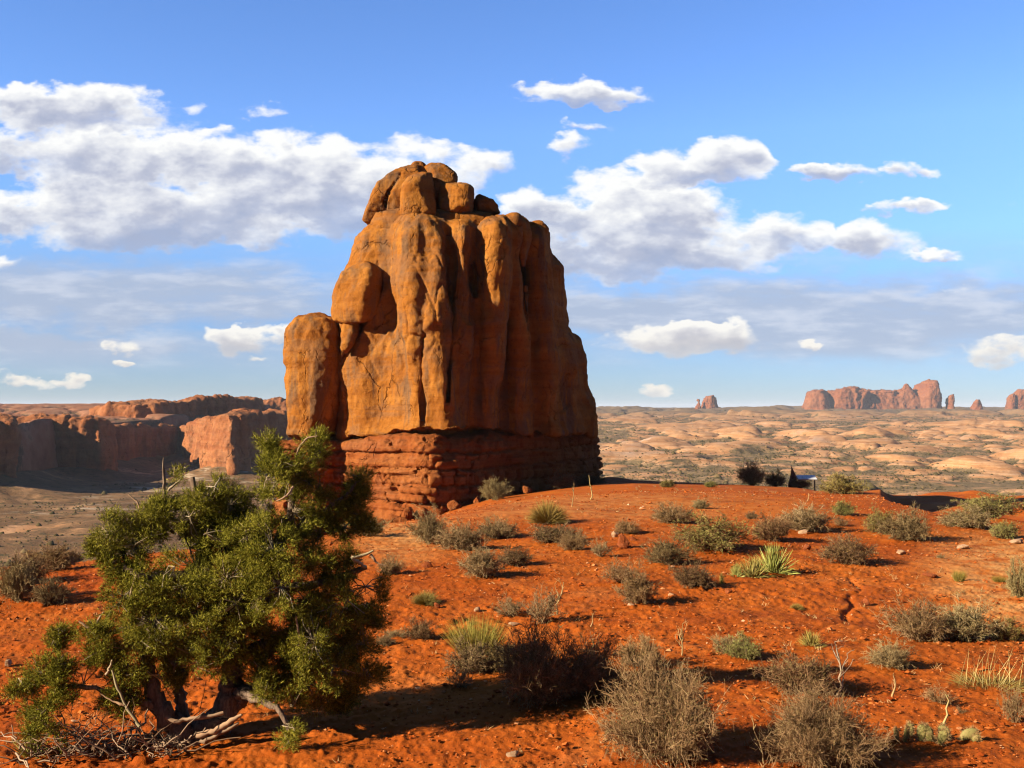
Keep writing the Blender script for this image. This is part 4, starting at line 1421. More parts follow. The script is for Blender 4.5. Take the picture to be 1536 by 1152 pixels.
# straw stalks above the wide grass clump
g = [o for o in COL.objects if o.get('label', '').startswith('wide clump of green grass')][0]
rng = np.random.default_rng(61)
n = 46
b0 = np.stack([rng.uniform(-.9, .8, n), rng.uniform(-.5, .5, n), np.full(n, .1)], -1)
d0 = unit(np.stack([rng.normal(.25, .35, n), rng.normal(0, .3, n), np.ones(n) * 1.2], -1))
put('seed_stalks', mesh('seed_stalks', *blades(b0, d0 * np.array([1, 1, 1.6]), rng.uniform(.7, 1.3, n), np.full(n, .016), rng, .1, 3), M_straw, smooth=False), g)
g.rotation_euler = (0, 0, .3)


def stalk(px, py, hpx, nb, spread, rpx, lab, seed, name='dry_stalk', mat=M_straw, tilt=0.0, branch=2):
    c = hit(px, py)
    D = c[1]
    V, Q = twig_tree(seed, hpx / F * D, nb, spread, rpx / F * D, branch)
    o = tag(put(name, mesh(name, V, Q, mat), None, c + np.array([0, 0, -.02])), lab, 'dry stalk')
    o.rotation_euler = (0, tilt, seed)
    return o


stalk(1340, 1048, 40, 2, .35, 2.0, 'thin bare straw stalk standing below the rounded grey bush', 1)
stalk(1022, 986, 48, 7, .5, 1.6, 'pale forked dead sprig behind the biggest foreground bush', 2)
stalk(1255, 1046, 66, 6, .5, 2.6, 'bare forked grey stalk behind the big bottom-edge bush', 3, mat=M_dead)
stalk(1140, 1150, 70, 3, .4, 1.6, 'crooked pale stalk between the two big foreground bushes', 4)
stalk(840, 924, 56, 5, .45, 1.4, 'straw-coloured sprig right of the upright straggly bush', 5)
stalk(886, 942, 26, 2, .4, 1.2, 'short straw sprig on bare soil right of the straggly bushes', 6)
stalk(858, 760, 30, 4, .5, 1.2, 'pale sprig right of the tan dome-shaped tuft', 7)
stalk(885, 750, 40, 3, .4, 1.0, 'tall thin sprig near the butte\'s shadow edge', 8)
stalk(1212, 752, 14, 1, .3, 1.0, 'short white stalk on the soil below the sign', 9)
stalk(82, 905, 28, 2, .3, 1.8, 'pale stalk in front of the round bush on the left', 10)

# bits of dry grass and litter between the shrubs, past counting
rng = np.random.default_rng(515)
n = 2600
yy = 8.0 * (60 / 8.0) ** rng.uniform(0, 1, n)
xx = rng.uniform(-.55, .55, n) * yy
k = fbm(np.stack([xx, yy, 0 * xx + 2], -1) * .30, 3) > rng.uniform(-.5, .9, n)
k &= (xx / yy * F + 768 > 420) | (yy < 22)
xx, yy = xx[k], yy[k]
zz = hill_z(xx, yy)
m_ = rng.integers(4, 13, len(xx))
j = np.repeat(np.arange(len(xx)), m_)
b0 = np.stack([xx[j], yy[j], zz[j]], -1) + rng.normal(0, .025, (len(j), 3)) * np.array([1, 1, 0])
flat_ = rng.uniform(.05, 1.3, len(xx))[j]
d0 = unit(np.stack([rng.normal(0, .6, len(j)), rng.normal(0, .6, len(j)), flat_], -1))
V, Q = blades(b0, d0, rng.uniform(.025, .085, len(j)) * (1 + yy[j] / 60), rng.uniform(.0035, .006, len(j)) * (1 + yy[j] / 25), rng, .1, 2)
o = put('dry_grass', mesh('dry_grass', V, Q, M_straw, smooth=False))
o['kind'] = 'stuff'
o['label'] = 'wisps of dry grass and litter thinly scattered on the soil'
# ------------------------------------------------------------------ the juniper
def bark_material():
    m, t, b = material('juniper_bark', .9)
    tc = t.node('ShaderNodeTexCoord').outputs['Object']
    f = t.noise(t.vmath('MULTIPLY', tc, (38, 38, 5)), 1.0, 5, .65, .8)
    c = t.ramp(f, [(.3, (.10, .065, .045)), (.5, (.27, .19, .135)), (.7, (.44, .34, .25))])
    setcol(t, b, c)
    bump(t, b, f, .9, .02)
    return m


def needle_material():
    m, t, b = material('juniper_needles', .75)
    tc = t.node('ShaderNodeTexCoord').outputs['Object']
    g = t.node('ShaderNodeNewGeometry')
    n = t.noise(tc, 3.2, 3, .6)
    r = t.math('ADD', t.math('MULTIPLY', g.outputs['Random Per Island'], .68), t.math('MULTIPLY', n, .32))
    c = t.ramp(r, [(.15, (.055, .065, .010)), (.5, (.225, .22, .018)), (.88, (.60, .53, .085))])
    setcol(t, b, c)
    return m


M_bark = bark_material()
M_needle = needle_material()
JD = 9.6
JB = hit(300, 1132)
JB = np.array([U(300) * JD, JD, float(hill_z(np.array([U(300) * JD]), np.array([JD]))[0])])
juniper = thing('juniper', JB - np.array([0, 0, .05]), 'gnarled green juniper with bare dead branches, large in the left foreground', 'tree')
O0 = np.array(juniper.location)


def spline(P, n):
    P = np.array(P, float)
    t = np.concatenate([[0], np.cumsum(np.linalg.norm(np.diff(P[:, :3], axis=0), axis=1))])
    t /= t[-1]
    s = np.linspace(0, 1, n)
    o = np.stack([np.interp(s, t, P[:, i]) for i in range(P.shape[1])], -1)
    for _ in range(2):
        o[1:-1] = .25 * o[:-2] + .5 * o[1:-1] + .25 * o[2:]
    return o


def limb(name, pts, seed, mat=None, sides=9, n=26, knob=.16):
    """pts: (px, py, depth offset, radius in picture px)"""
    rng = np.random.default_rng(seed)
    A = np.array([np.append(PT(a, b, JD + d), r / F * (JD + d)) for a, b, d, r in pts])
    A = spline(A, n)
    P, R = A[:, :3], A[:, 3]
    P = P + rng.normal(0, 1, P.shape) * R[:, None] * knob
    V, Q = tubes(P[None], R[None], sides)
    nn = vnoise(V * np.array([22, 22, 7]) + seed)
    V = V.reshape(n, sides, 3)
    V = P[:, None] + (V - P[:, None]) * (1 + .30 * nn.reshape(n, sides, 1))
    V = V.reshape(-1, 3)
    return put(name, mesh(name, V - O0, Q, mat or M_bark), juniper)


limb('trunk', [(290, 1165, 0, 34), (296, 1128, 0, 30), (318, 1092, .05, 24), (340, 1062, .1, 19), (349, 1020, .1, 17), (347, 975, .1, 16), (352, 925, .05, 15), (338, 890, 0, 14), (312, 868, 0, 13)], 1, n=40)
limb('trunk', [(296, 1150, -.05, 24), (272, 1105, -.1, 19), (246, 1072, -.15, 15), (230, 1045, -.15, 12), (222, 1000, -.1, 10), (214, 950, 0, 8), (218, 900, 0, 6)], 2, n=30)
limb('trunk', [(288, 1140, .05, 12), (274, 1085, .1, 9), (270, 1035, .1, 8), (272, 980, .1, 7), (268, 920, .1, 6)], 3)
LIMBS = [
    [(330, 885, 0, 13), (295, 868, -.1, 10), (255, 862, -.2, 8), (215, 868, -.3, 6), (185, 850, -.3, 4)],
    [(318, 872, 0, 11), (303, 835, .05, 9), (300, 795, .1, 7), (296, 755, .1, 5), (288, 715, .1, 3)],
    [(350, 900, .05, 12), (385, 855, .15, 10), (420, 820, .2, 8), (434, 780, .2, 7), (440, 735, .2, 5), (452, 690, .2, 3)],
    [(352, 940, .1, 11), (400, 905, -.1, 9), (450, 880, -.1, 7), (510, 865, .1, 5), (550, 850, .1, 3)],
    [(350, 985, .1, 11), (410, 965, .2, 8), (470, 960, .3, 6), (530, 970, .3, 4)],
    [(340, 1050, .1, 11), (390, 1030, .0, 8), (440, 1010, .1, 6), (510, 1010, .2, 4), (550, 1015, .2, 3)],
    [(360, 1040, 0, 8), (395, 1050, -.3, 6), (425, 1070, -.4, 4), (432, 1095, -.4, 3)],
    [(440, 800, .2, 6), (480, 770, .2, 5), (520, 745, .2, 4), (535, 722, .2, 2)],
    [(225, 960, 0, 6), (195, 940, -.2, 5), (165, 950, -.2, 3), (130, 965, -.2, 2)],
    [(240, 1062, -.15, 7), (190, 1045, -.3, 5), (140, 1030, -.4, 4), (90, 1030, -.4, 3), (50, 1020, -.4, 2)],
    [(225, 900, 0, 6), (205, 860, -.1, 5), (180, 825, -.1, 4), (160, 805, -.1, 2)],
    [(303, 830, .05, 6), (335, 800, .2, 5), (350, 765, .2, 3)],
    [(340, 1070, .1, 9), (365, 1052, .05, 7), (352, 1036, .0, 6)],
]
for i, p in enumerate(LIMBS):
    limb('limb', p, 20 + i, n=18, sides=7)
DEAD = [
    [(247, 805, .1, 4.2), (248, 760, .1, 3.6), (246, 725, .1, 3.0), (244, 700, .1, 2.0), (245, 686, .1, .7)],
    [(262, 800, .1, 3), (232, 775, 0, 2.5), (215, 768, 0, 2), (198, 778, 0, 1.4)],
    [(212, 768, 0, 2), (205, 752, 0, 1.6), (192, 742, 0, 1)],
    [(252, 735, .1, 2), (268, 722, .1, 1.6), (276, 712, .1, 1)],
    [(450, 705, .1, 4), (430, 688, 0, 3.2), (412, 672, 0, 2.6), (398, 655, 0, 1.4)],
    [(444, 690, 0, 3), (449, 670, -.1, 2.2), (460, 657, -.1, 1.6), (476, 654, -.1, .8)],
    [(548, 850, 0, 3), (525, 836, -.2, 2.6), (548, 832, -.2, 2), (560, 826, -.2, 1.2)],
    [(556, 832, -.2, 2), (566, 845, -.2, 1.5), (578, 848, -.2, .8)],
    [(150, 948, -.3, 3), (135, 942, -.4, 2.6), (118, 932, -.4, 1.2)],
    [(140, 945, -.3, 2), (150, 925, -.4, 1.6), (156, 918, -.4, .8)],
    [(210, 1090, -.5, 3), (190, 1062, -.5, 2.6), (175, 1030, -.5, 2.2), (168, 1005, -.5, 1.4)],
    [(186, 1058, -.5, 2), (165, 1050, -.5, 1.6), (150, 1040, -.5, 1)],
    [(160, 1012, -.5, 2.5), (166, 998, -.5, 2), (168, 990, -.5, 1.2)],
    [(250, 1075, -.35, 4), (262, 1082, -.35, 4), (290, 1078, -.35, 3.5), (335, 1070, -.3, 2.5)],
    [(295, 1105, -.3, 4), (325, 1095, -.3, 4.5), (352, 1078, -.3, 4), (362, 1072, -.3, 2)],
    [(290, 1118, -.3, 3), (315, 1108, -.3, 3.5), (345, 1092, -.3, 3), (358, 1084, -.3, 2)],
    [(196, 900, -.4, 2), (198, 880, -.5, 1.8), (204, 862, -.5, 1)],
    [(270, 810, -.1, 2.4), (262, 788, -.1, 2), (275, 776, -.1, 1)],
    [(450, 980, -.3, 2.4), (448, 950, -.4, 2), (444, 925, -.4, 1.2)],
    [(440, 730, -.2, 2), (430, 745, -.3, 1.6), (414, 752, -.3, 1.0)],
]
for i, p in enumerate(DEAD):
    limb('dead_branch', p, 60 + i, M_dead if i else M_bark, 5, 14, .25)

# crown: leafy sprigs gathered in clumps about the limbs
CLUMPS = [(292, 706, 34, 0), (322, 730, 30, .1), (345, 758, 36, .1), (262, 742, 26, .1), (300, 765, 36, .2), (275, 700, 20, 0),
          (165, 800, 34, -.2), (200, 822, 40, -.2), (238, 805, 42, 0), (150, 828, 20, -.2), (212, 872, 42, -.3), (186, 895, 34, -.3), (232, 935, 48, -.3), (200, 970, 42, -.3),
          (188, 1010, 30, -.3), (238, 1012, 36, -.2), (178, 850, 30, -.2), (262, 1000, 30, -.1), (240, 765, 22, 0),
          (285, 822, 46, .1), (335, 815, 46, .2), (375, 850, 46, .2), (300, 925, 44, -.3), (335, 965, 48, -.2), (272, 880, 38, -.3), (370, 770, 34, .3), (385, 810, 40, .3), (395, 748, 22, .3), (298, 985, 36, -.3),
          (458, 692, 36, .1), (432, 722, 40, 0), (480, 728, 36, .2), (472, 668, 18, 0), (412, 705, 22, -.1), (404, 664, 14, 0), (414, 680, 12, 0), (440, 768, 40, .1), (496, 762, 34, .2),
          (538, 722, 18, .3), (534, 745, 22, .3), (528, 768, 26, .3), (515, 792, 28, .3), (545, 785, 22, .4),
          (410, 825, 46, -.3), (420, 880, 48, -.4), (385, 905, 36, -.4), (465, 845, 46, 0), (520, 845, 36, .2), (548, 880, 36, .3), (500, 905, 50, .1), (545, 930, 38, .3), (552, 905, 30, .3),
          (450, 945, 48, 0), (400, 980, 42, .1), (535, 965, 34, .4), (546, 1016, 32, .3), (505, 990, 42, .3), (450, 1010, 42, .2), (480, 1035, 36, .3), (520, 1030, 26, .4), (385, 1010, 34, .3),
          (410, 1052, 34, -.3), (428, 1085, 26, -.4), (398, 1030, 28, -.3), (440, 1060, 26, -.3), (430, 1108, 12, -.4), (372, 940, 34, .4), (345, 905, 34, .5),
          (146, 950, 26, -.3), (158, 975, 24, -.3), (96, 950, 10, -.3), (86, 965, 10, -.3), (60, 1008, 26, -.4), (92, 1022, 30, -.4), (125, 1026, 34, -.3), (150, 1040, 24, -.3), (34, 1030, 20, -.4), (110, 1050, 24, -.4),
          (72, 1062, 20, -.5), (92, 1082, 16, -.5), (52, 1072, 16, -.4), (102, 1100, 12, -.5), (48, 1100, 14, -.5), (92, 995, 16, -.4), (506, 1062, 14, .4), (518, 1050, 10, .4)]
CLUMPS += [(176, 1030, 28, -.3), (168, 992, 24, -.3), (190, 1050, 24, -.3), (330, 790, 46, .5), (290, 850, 50, .5), (250, 880, 50, .4), (240, 950, 46, .4), (300, 900, 50, .4), (330, 930, 46, .5), (280, 960, 46, .4), (400, 870, 50, .5), (460, 900, 50, .5), (430, 960, 50, .5), (480, 800, 42, .5),
           (420, 790, 40, .5), (340, 870, 44, -.35), (310, 800, 40, -.3), (262, 850, 36, -.35), (355, 905, 40, -.4), (285, 775, 34, -.1), (372, 800, 34, -.2), (500, 960, 44, .5), (260, 1020, 30, .2), (455, 1000, 44, -.2), (500, 1000, 34, -.1), (470, 960, 40, -.3), (520, 900, 36, -.1), (225, 780, 30, -.1), (310, 745, 26, -.1)]
rng = np.random.default_rng(77)
tips, axes = [], []
for (cx, cy, r, dd) in CLUMPS:
    c = PT(cx, cy, JD + dd)
    R = r * 1.05 / F * JD
    ns = int(6 + r * r / 78)
    v = unit(rng.normal(size=(ns, 3)))
    sub = c + v * (R * rng.uniform(.30, .95, ns) ** .7)[:, None] * np.array([1, 1.3, 1])
    for q, vq in zip(sub, v):
        if vnoise((q * 3.1)[None])[0] < -.36:
            continue
        rs = rng.uniform(.045, .10)
        m = int(22 + 4200 * rs * rs)
        w3 = unit(rng.normal(size=(m, 3)))
        tips.append(q + w3 * (rs * rng.uniform(.1, 1, m) ** .55)[:, None])
        axes.append(unit(w3 * .8 + vq * .6 + np.array([0, 0, .5]) + rng.normal(0, .3, w3.shape)))
tips, axes = np.concatenate(tips), np.concatenate(axes)
K = 11
j = np.repeat(np.arange(len(tips)), K)
u = np.tile(np.linspace(0, 1, K), len(tips))
ax = axes[j]
base = tips[j] + ax * ((u - .5) * .065)[:, None]
d = unit(ax * .9 + unit(rng.normal(size=(len(j), 3))) * .75)
V, Q = blades(base, d, rng.uniform(.014, .030, len(j)), rng.uniform(.0045, .0085, len(j)), rng)
put('crown', mesh('crown', V - O0, Q, M_needle, smooth=False), juniper)
# twigs that carry the sprigs
jj = rng.choice(len(tips), 2600, replace=False)
cent = np.array([PT(cx, cy, JD + dd) for cx, cy, r, dd in CLUMPS])
nearest = np.array([cent[np.argmin(((tips[q] - cent) ** 2).sum(1))] for q in jj])
tw = np.stack([nearest, .5 * (nearest + tips[jj]) + rng.normal(0, .03, (len(jj), 3)), tips[jj]], 1)
put('twigs', mesh('twigs', *(lambda a: (a[0] - O0, a[1]))(tubes(tw, np.ones((len(jj), 1)) * np.array([[.006, .0048, .003]]))), M_dead), juniper)

# dead limbs heaped at its foot
rng = np.random.default_rng(88)
paths, rads = [], []
c0 = hit(165, 1130)
for i in range(150):
    b = c0 + np.array([rng.uniform(-.72, .62), rng.uniform(-.3, .35), rng.uniform(.0, .10)])
    a = rng.uniform(0, 6.28)
    d = np.array([math.cos(a), math.sin(a) * .6, rng.uniform(.0, .7)])
    L = rng.uniform(.12, .45)
    t = np.linspace(0, 1, 8)[:, None]
    bend = rng.normal(0, .35, 3)
    p = b + d * L * t + bend * L * t * t + rng.normal(0, .012, (8, 3))
    p[:, 2] = np.maximum(p[:, 2], c0[2] + .005)
    paths.append(p)
    rads.append(rng.uniform(.004, .011) * np.linspace(1, .4, 8))
V, Q = tubes(np.array(paths), np.array(rads), 5)
heap = tag(put('dead_brush', mesh('dead_brush', V - c0, Q, M_dead), None, c0), 'tangle of bare dead branches on the soil below the juniper', 'dead branches')
# ------------------------------------------------------------------ stones, cactus, sign
def stone_mesh(name, seed, mat, flat=1.0, ang=.35, n=20):
    rng = np.random.default_rng(seed)
    th, ph = np.meshgrid(np.linspace(0, 2 * np.pi, n, endpoint=False), np.linspace(0.001, np.pi - .001, n // 2), indexing='ij')
    v = np.stack([np.cos(th) * np.sin(ph), np.sin(th) * np.sin(ph), np.cos(ph)], -1).reshape(-1, 3)
    r = np.ones(len(v)) * 1.2
    for _ in range(13):                       # broken faces
        nrm = unit(rng.normal(size=3))
        k = rng.uniform(.55, .95)
        dd = v @ nrm
        r = np.where(dd > .05, np.minimum(r, k / np.maximum(dd, .05)), r)
    v = v * r[:, None] * np.array([1, .8, flat])
    v = v + .05 * fbm(v * 3 + seed, 3)[:, None] * unit(v)
    i = np.arange(len(v)).reshape(n, -1)
    ip = np.roll(i, -1, 0)
    Q = np.stack([i[:, :-1], i[:, 1:], ip[:, 1:], ip[:, :-1]], -1).reshape(-1, 4)
    return mesh(name, v, Q, mat, smooth=False)


M_red = rock_material('red_stone', [(.30, .07, .025), (.40, .11, .035), (.46, .15, .06)], (.2, .05, .02), .3, .4, .06)
M_palestone = rock_material('pale_stone', [(.46, .24, .12), (.58, .36, .21), (.64, .44, .28)], (.45, .25, .14), .3, .2, .05)
for i, (px, py, wp, hp, pale, flat, lab) in enumerate([
    (936, 824, 20, 22, 0, 1.2, 'upright dark red stone casting a shadow on the upper slope'),
    (951, 812, 16, 7, 0, .6, 'low red stone behind the upright one'),
    (924, 806, 12, 10, 1, .8, 'pale block of stone left behind the upright red one'),
    (771, 939, 18, 5, 1, .35, 'thin white chip of stone below the straggly bushes'),
    (770, 1136, 22, 8, 1, .4, 'pale stone on the foreground soil near the bottom edge'),
    (1446, 824, 22, 7, 1, .4, 'flat pale stone on the right slope below the grey crest shrub'),
    (1529, 816, 24, 8, 1, .4, 'pale slab at the right edge'),
    (1395, 866, 22, 7, 0, .4, 'flat reddish slab on the gravel, right half of the slope'),
    (1352, 832, 18, 6, 1, .4, 'small pale stone below the dense brown bush on the right'),
    (1094, 892, 14, 8, 0, .7, 'red clod-like stone below the narrow yucca sprout'),
    (1212, 826, 18, 10, 0, .7, 'red stone just right of the largest yucca'),
    (1206, 802, 14, 8, 1, .6, 'cream stone at the foot of the wide grey-green bush'),
    (655, 912, 12, 8, 0, .7, 'small red stone near the yellow-green cushion'),
    (640, 852, 16, 9, 0, .7, 'dark red stone in the shadow right of the juniper'),
    (1378, 806, 14, 7, 0, .6, 'brownish stone at the foot of the dense brown bush'),
    (716, 920, 12, 8, 1, .7, 'pinkish pebble above the broom-like tuft'),
    (946, 911, 14, 7, 1, .5, 'white curved stone at the foot of the fan-shaped bush'),
    (1180, 1031, 26, 7, 1, .3, 'bleached curved stick-like stone left of the brown-grey bush'),
    (1300, 908, 12, 10, 0, .7, 'red stone at the bend of the soil rill'),
    (10, 1000, 14, 9, 1, .7, 'pinkish stone at the left edge beside the juniper\'s lowest twigs')]):
    c = hit(px, py)
    D = c[1]
    s = wp / F * D / 2
    o = tag(put('stone', stone_mesh('stone', 300 + i, M_palestone if pale else M_red, 1.0), None, c + np.array([0, s * .6, hp / F * D * .35])), lab, 'stone')
    o.scale = (s, s, hp / F * D / 1.7)
    o.rotation_euler = (0, 0, i * 1.7)

# blocks fallen from the base of the butte
for i, (px, py, wp, hp, D, lab) in enumerate([
    (588, 774, 34, 24, 64.0, 'largest fallen red block below the sunlit corner of the butte'),
    (612, 768, 30, 26, 64.5, 'fallen red block wedged upright between others at the corner of the butte'),
    (634, 764, 34, 22, 64.6, 'squat fallen block right under the prow of the butte'),
    (655, 768, 24, 14, 63.6, 'flat fallen slab lowest on the soil below the prow of the butte'),
    (572, 782, 20, 13, 63.0, 'small fallen block at the left end of the rubble under the butte'),
    (604, 784, 17, 10, 62.2, 'small rubble stone in front of the upright fallen block'),
    (684, 760, 24, 14, 65.5, 'fallen block in the shade just right of the butte prow'),
    (716, 754, 17, 10, 66.5, 'small fallen stone in the shade left of the dark round shrub'),
    (790, 742, 22, 12, 69.0, 'shaded fallen block midway along the foot of the butte')]):
    x_ = U(px) * D
    z_ = float(hill_z(np.array([x_]), np.array([D]))[0])
    s = wp / F * D / 2
    o = tag(put('fallen_block', stone_mesh('fallen_block', 700 + i, M_base, 1.0, n=28), None, (x_, D, z_ + hp / F * D * .30)), lab, 'boulder', 'rubble below the butte')
    o.scale = (s, s * .9, hp / F * D / 1.6)
    o.rotation_euler = (.15 * math.sin(i * 2.1), .2 * math.cos(i * 1.3), i * 1.1)

# the pointed rock on the crest
M_shadetone = rock_material('dark_stone', [(.16, .05, .035), (.22, .07, .05), (.27, .10, .07)], (.1, .04, .03), .3, .4, .06)  # the butte's shadow over this rock is put into its darker colour
c = np.array([U(1187) * 79.5, 79.5, float(hill_z(np.array([U(1187) * 79.5]), np.array([79.5]))[0])])
s = 10.0 / F * c[1]
rk_ = thing('pointed_rock', c, 'small shaded pointed rock standing on the crest left of the sign', 'stone')
st = stone_mesh('stone', 360, M_shadetone, 1.0)
co = np.empty(len(st.vertices) * 3, np.float32)
st.vertices.foreach_get('co', co)
co = co.reshape(-1, 3)
co[:, :2] *= np.clip(.66 - .42 * co[:, 2:3], .2, .9)
co[:, 0] += .22 * np.sin(2.2 * co[:, 2] + 1)
st.vertices.foreach_set('co', co.ravel())
o = tag(put('pointed_rock', st, None, c + np.array([0, 0, s * 1.1])), rk_['label'], 'stone')
bpy.data.objects.remove(rk_)
o.scale = (s, s, s * 1.9)

# loose chips and clods too many to count
rng = np.random.default_rng(404)
n = 75000
yy = 6.5 * np.exp(rng.uniform(0, math.log(48 / 6.5), n) ** 1.0)
uu_ = rng.uniform(-.58, .58, n)
xx = uu_ * yy
dens_ = fbm(np.stack([xx, yy, 0 * xx], -1) * .45, 3)
k = dens_ > rng.uniform(-.9, .6, n)
xx, yy = xx[k], yy[k]
zz = hill_z(xx, yy)
n = len(xx)
sz = np.clip(rng.lognormal(-4.95, .5, n), .003, .034) * (1 + yy / 30)
oct_ = np.array([[1, 0, 0], [0, 1, 0], [-1, 0, 0], [0, -1, 0], [0, 0, 1], [.3, .3, -.6], [.7, .7, .55], [-.7, .6, .5]], float)
fq = np.array([[0, 6, 4, 4], [6, 1, 4, 4], [1, 7, 4, 4], [7, 2, 4, 4], [2, 3, 4, 4], [3, 0, 4, 4], [1, 6, 0, 5], [2, 7, 1, 5], [3, 2, 5, 5], [0, 3, 5, 5]])
tri = np.array([[0, 6, 4], [6, 1, 4], [1, 7, 4], [7, 2, 4], [2, 3, 4], [3, 0, 4], [1, 6, 0], [2, 7, 1], [3, 2, 5], [0, 3, 5], [1, 0, 5], [2, 1, 5]])
V = oct_[None] * (1 + rng.normal(0, .22, (n, 8, 3))) * sz[:, None, None] * np.array([1, 1, .62])
a = rng.uniform(0, 6.28, n)
ca, sa = np.cos(a)[:, None], np.sin(a)[:, None]
V = np.stack([V[..., 0] * ca - V[..., 1] * sa, V[..., 0] * sa + V[..., 1] * ca, V[..., 2]], -1)
V = V + np.stack([xx, yy, zz + sz * .28 + .012], -1)[:, None]
Q = (tri[None] + (np.arange(n) * 8)[:, None, None]).reshape(-1, 3)


def chip_material():
    m, t, b = material('soil_chips')
    g = t.node('ShaderNodeNewGeometry')
    c = t.ramp(g.outputs['Random Per Island'], [(.0, (.28, .05, .008)), (.5, (.48, .11, .018)), (.88, (.60, .18, .045)), (.98, (.68, .32, .14)), (1, (.70, .46, .28))])
    setcol(t, b, c)
    return m


o = put('gravel', mesh('gravel', V.reshape(-1, 3), Q, chip_material(), smooth=False))
o['kind'] = 'stuff'
o['label'] = 'loose red chips and clods strewn over the soil'

# prickly pear
def pad_material():
    m, t, b = material('cactus_pad', .6)
    tc = t.node('ShaderNodeTexCoord').outputs['Object']
    c = t.ramp(t.noise(tc, 9, 3, .6), [(.3, (.20, .19, .06)), (.55, (.32, .28, .10)), (.75, (.42, .30, .14))])
    setcol(t, b, c)
    return m


M_pad = pad_material()
c0 = hit(1405, 1108)
cact = thing('prickly_pear', c0, 'row of spiny prickly pear pads on the soil at lower right', 'cactus')
rng = np.random.default_rng(9)
mm = c0[1] / F
sp_b, sp_d = [], []
for i, (px, py, wp, hp, lean) in enumerate([(1346, 1112, 13, 22, -.2), (1358, 1113, 16, 24, .3), (1366, 1104, 13, 20, -.1), (1381, 1112, 18, 28, .1), (1395, 1113, 19, 27, -.2), (1411, 1117, 18, 26, .25), (1418, 1110, 22, 24, -.15), (1448, 1112, 30, 22, .5), (1462, 1114, 16, 14, .3)]):
    c = hit(px, py) - c0
    n1, n2 = 16, 12
    th, ph = np.meshgrid(np.linspace(0, 2 * np.pi, n1, endpoint=False), np.linspace(.02, np.pi - .02, n2), indexing='ij')
    v = np.stack([np.cos(th) * np.sin(ph) * wp * .46 * mm, np.sin(th) * np.sin(ph) * wp * .20 * mm, (np.cos(ph) * .5 + .46) * hp * mm * .92], -1)
    v[..., 0] *= (.72 + .35 * (v[..., 2:3] / (hp * mm)))[..., 0]
    v = v.reshape(-1, 3)
    ry, rz = lean, rng.uniform(-.9, .9)
    v[:, 0] += v[:, 2] * math.tan(ry)
    v = np.stack([v[:, 0] * math.cos(rz) - v[:, 1] * math.sin(rz), v[:, 0] * math.sin(rz) + v[:, 1] * math.cos(rz), v[:, 2]], -1) + c
    ii = np.arange(len(v)).reshape(n1, n2)
    ip = np.roll(ii, -1, 0)
    Qp = np.stack([ii[:, :-1], ii[:, 1:], ip[:, 1:], ip[:, :-1]], -1).reshape(-1, 4)
    pad = put('pad', mesh('pad', v, Qp, M_pad), cact)
    nrm = vnormals(v, Qp)
    k = rng.integers(0, len(v), 520)
    V, Q = blades(v[k], unit(nrm[k] + rng.normal(0, .55, (520, 3))), rng.uniform(.014, .036, 520), np.full(520, .0034), rng)
    put('spines', mesh('spines', V, Q, M_straw, smooth=False), pad)
stalk(1414, 1102, 66, 1, .12, 2.4, 'pale leaning stalk rising out of the prickly pear pads', 12)

# wayside sign on the crest
def plain(name, col, rough=.6, metal=0.0):
    m, t, b = material(name, rough)
    tc = t.node('ShaderNodeTexCoord').outputs['Object']
    n = t.noise(tc, 6, 4, .6)
    setcol(t, b, t.mix(n, tuple(q * .8 for q in col), tuple(min(1, q * 1.2) for q in col)))
    b.inputs['Metallic'].default_value = metal
    b.inputs['Specular IOR Level'].default_value = .5
    return m


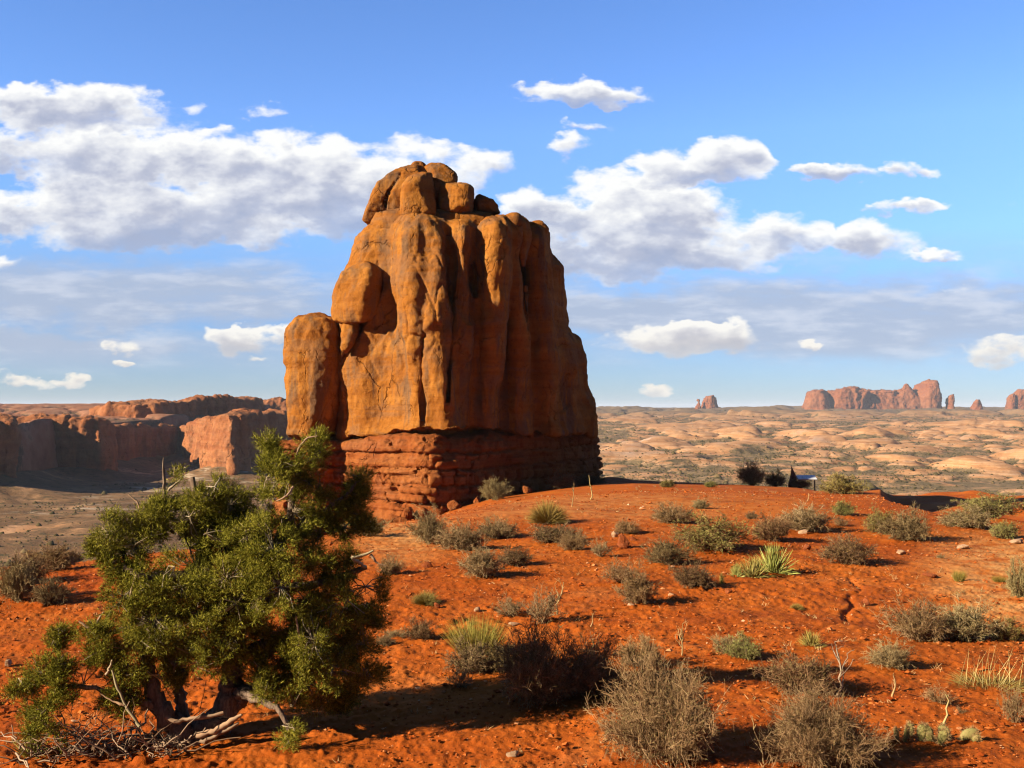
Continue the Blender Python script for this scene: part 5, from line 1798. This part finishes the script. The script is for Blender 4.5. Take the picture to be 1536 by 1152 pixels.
def boxmesh(name, x0, x1, y0, y1, z0, z1, mat, tilt=0.0):
    V = np.array([[x, y, z] for x in (x0, x1) for y in (y0, y1) for z in (z0, z1)], float)
    V[:, 2] += tilt * V[:, 1]
    Q = np.array([[0, 1, 3, 2], [4, 6, 7, 5], [0, 4, 5, 1], [2, 3, 7, 6], [0, 2, 6, 4], [1, 5, 7, 3]])
    me = mesh(name, V, Q, mat, smooth=False)
    return me


c = np.array([U(1209) * 78.5, 78.5, float(hill_z(np.array([U(1209) * 78.5]), np.array([78.5]))[0])])
m1 = c[1] / F
sign = thing('wayside_sign', c, 'low tilted information panel on a thin post on the crest', 'sign')
M_steel = plain('brown_steel', (.10, .085, .08), .5, .6)
M_panel = plain('panel_face', (.86, .88, .92), .45)
M_edge = plain('panel_frame', (.16, .15, .16), .5, .5)
put('panel', boxmesh('panel', -13.5 * m1, 14 * m1, -7 * m1, 7 * m1, 17 * m1, 17.8 * m1, M_panel, .35), sign)
put('frame', boxmesh('frame', -14.5 * m1, 15 * m1, -7.6 * m1, 7.6 * m1, 16.0 * m1, 16.9 * m1, M_edge, .35), sign)
for q in (-11.5, 12.2):
    put('post', boxmesh('post', (q - .8) * m1, (q + .8) * m1, -.8 * m1, .8 * m1, -3 * m1, 16.2 * m1, M_steel), sign)
# ------------------------------------------------------------------ the air between: one even volume round everything
hv = np.array([[x, y, z] for x in (-27000.0, 27000.0) for y in (-60.0, 30500.0) for z in (-48.0, 90.0)])
hq = np.array([[0, 1, 3, 2], [4, 6, 7, 5], [0, 4, 5, 1], [2, 3, 7, 6], [0, 2, 6, 4], [1, 5, 7, 3]])
hm = bpy.data.materials.new('haze_air')
hm.use_nodes = True
ht = NT(hm.node_tree)
ht.n.clear()
ho = ht.node('ShaderNodeOutputMaterial')
hp = ht.node('ShaderNodeVolumePrincipled')
hp.inputs['Color'].default_value = (0.70, 0.82, 1.0, 1)
hp.inputs['Density'].default_value = 0.00005
hp.inputs['Anisotropy'].default_value = 0.0
ht.l.new(hp.outputs[0], ho.inputs['Volume'])
hz = put('haze', mesh('haze', hv, hq, hm, smooth=False))
hz['kind'] = 'stuff'
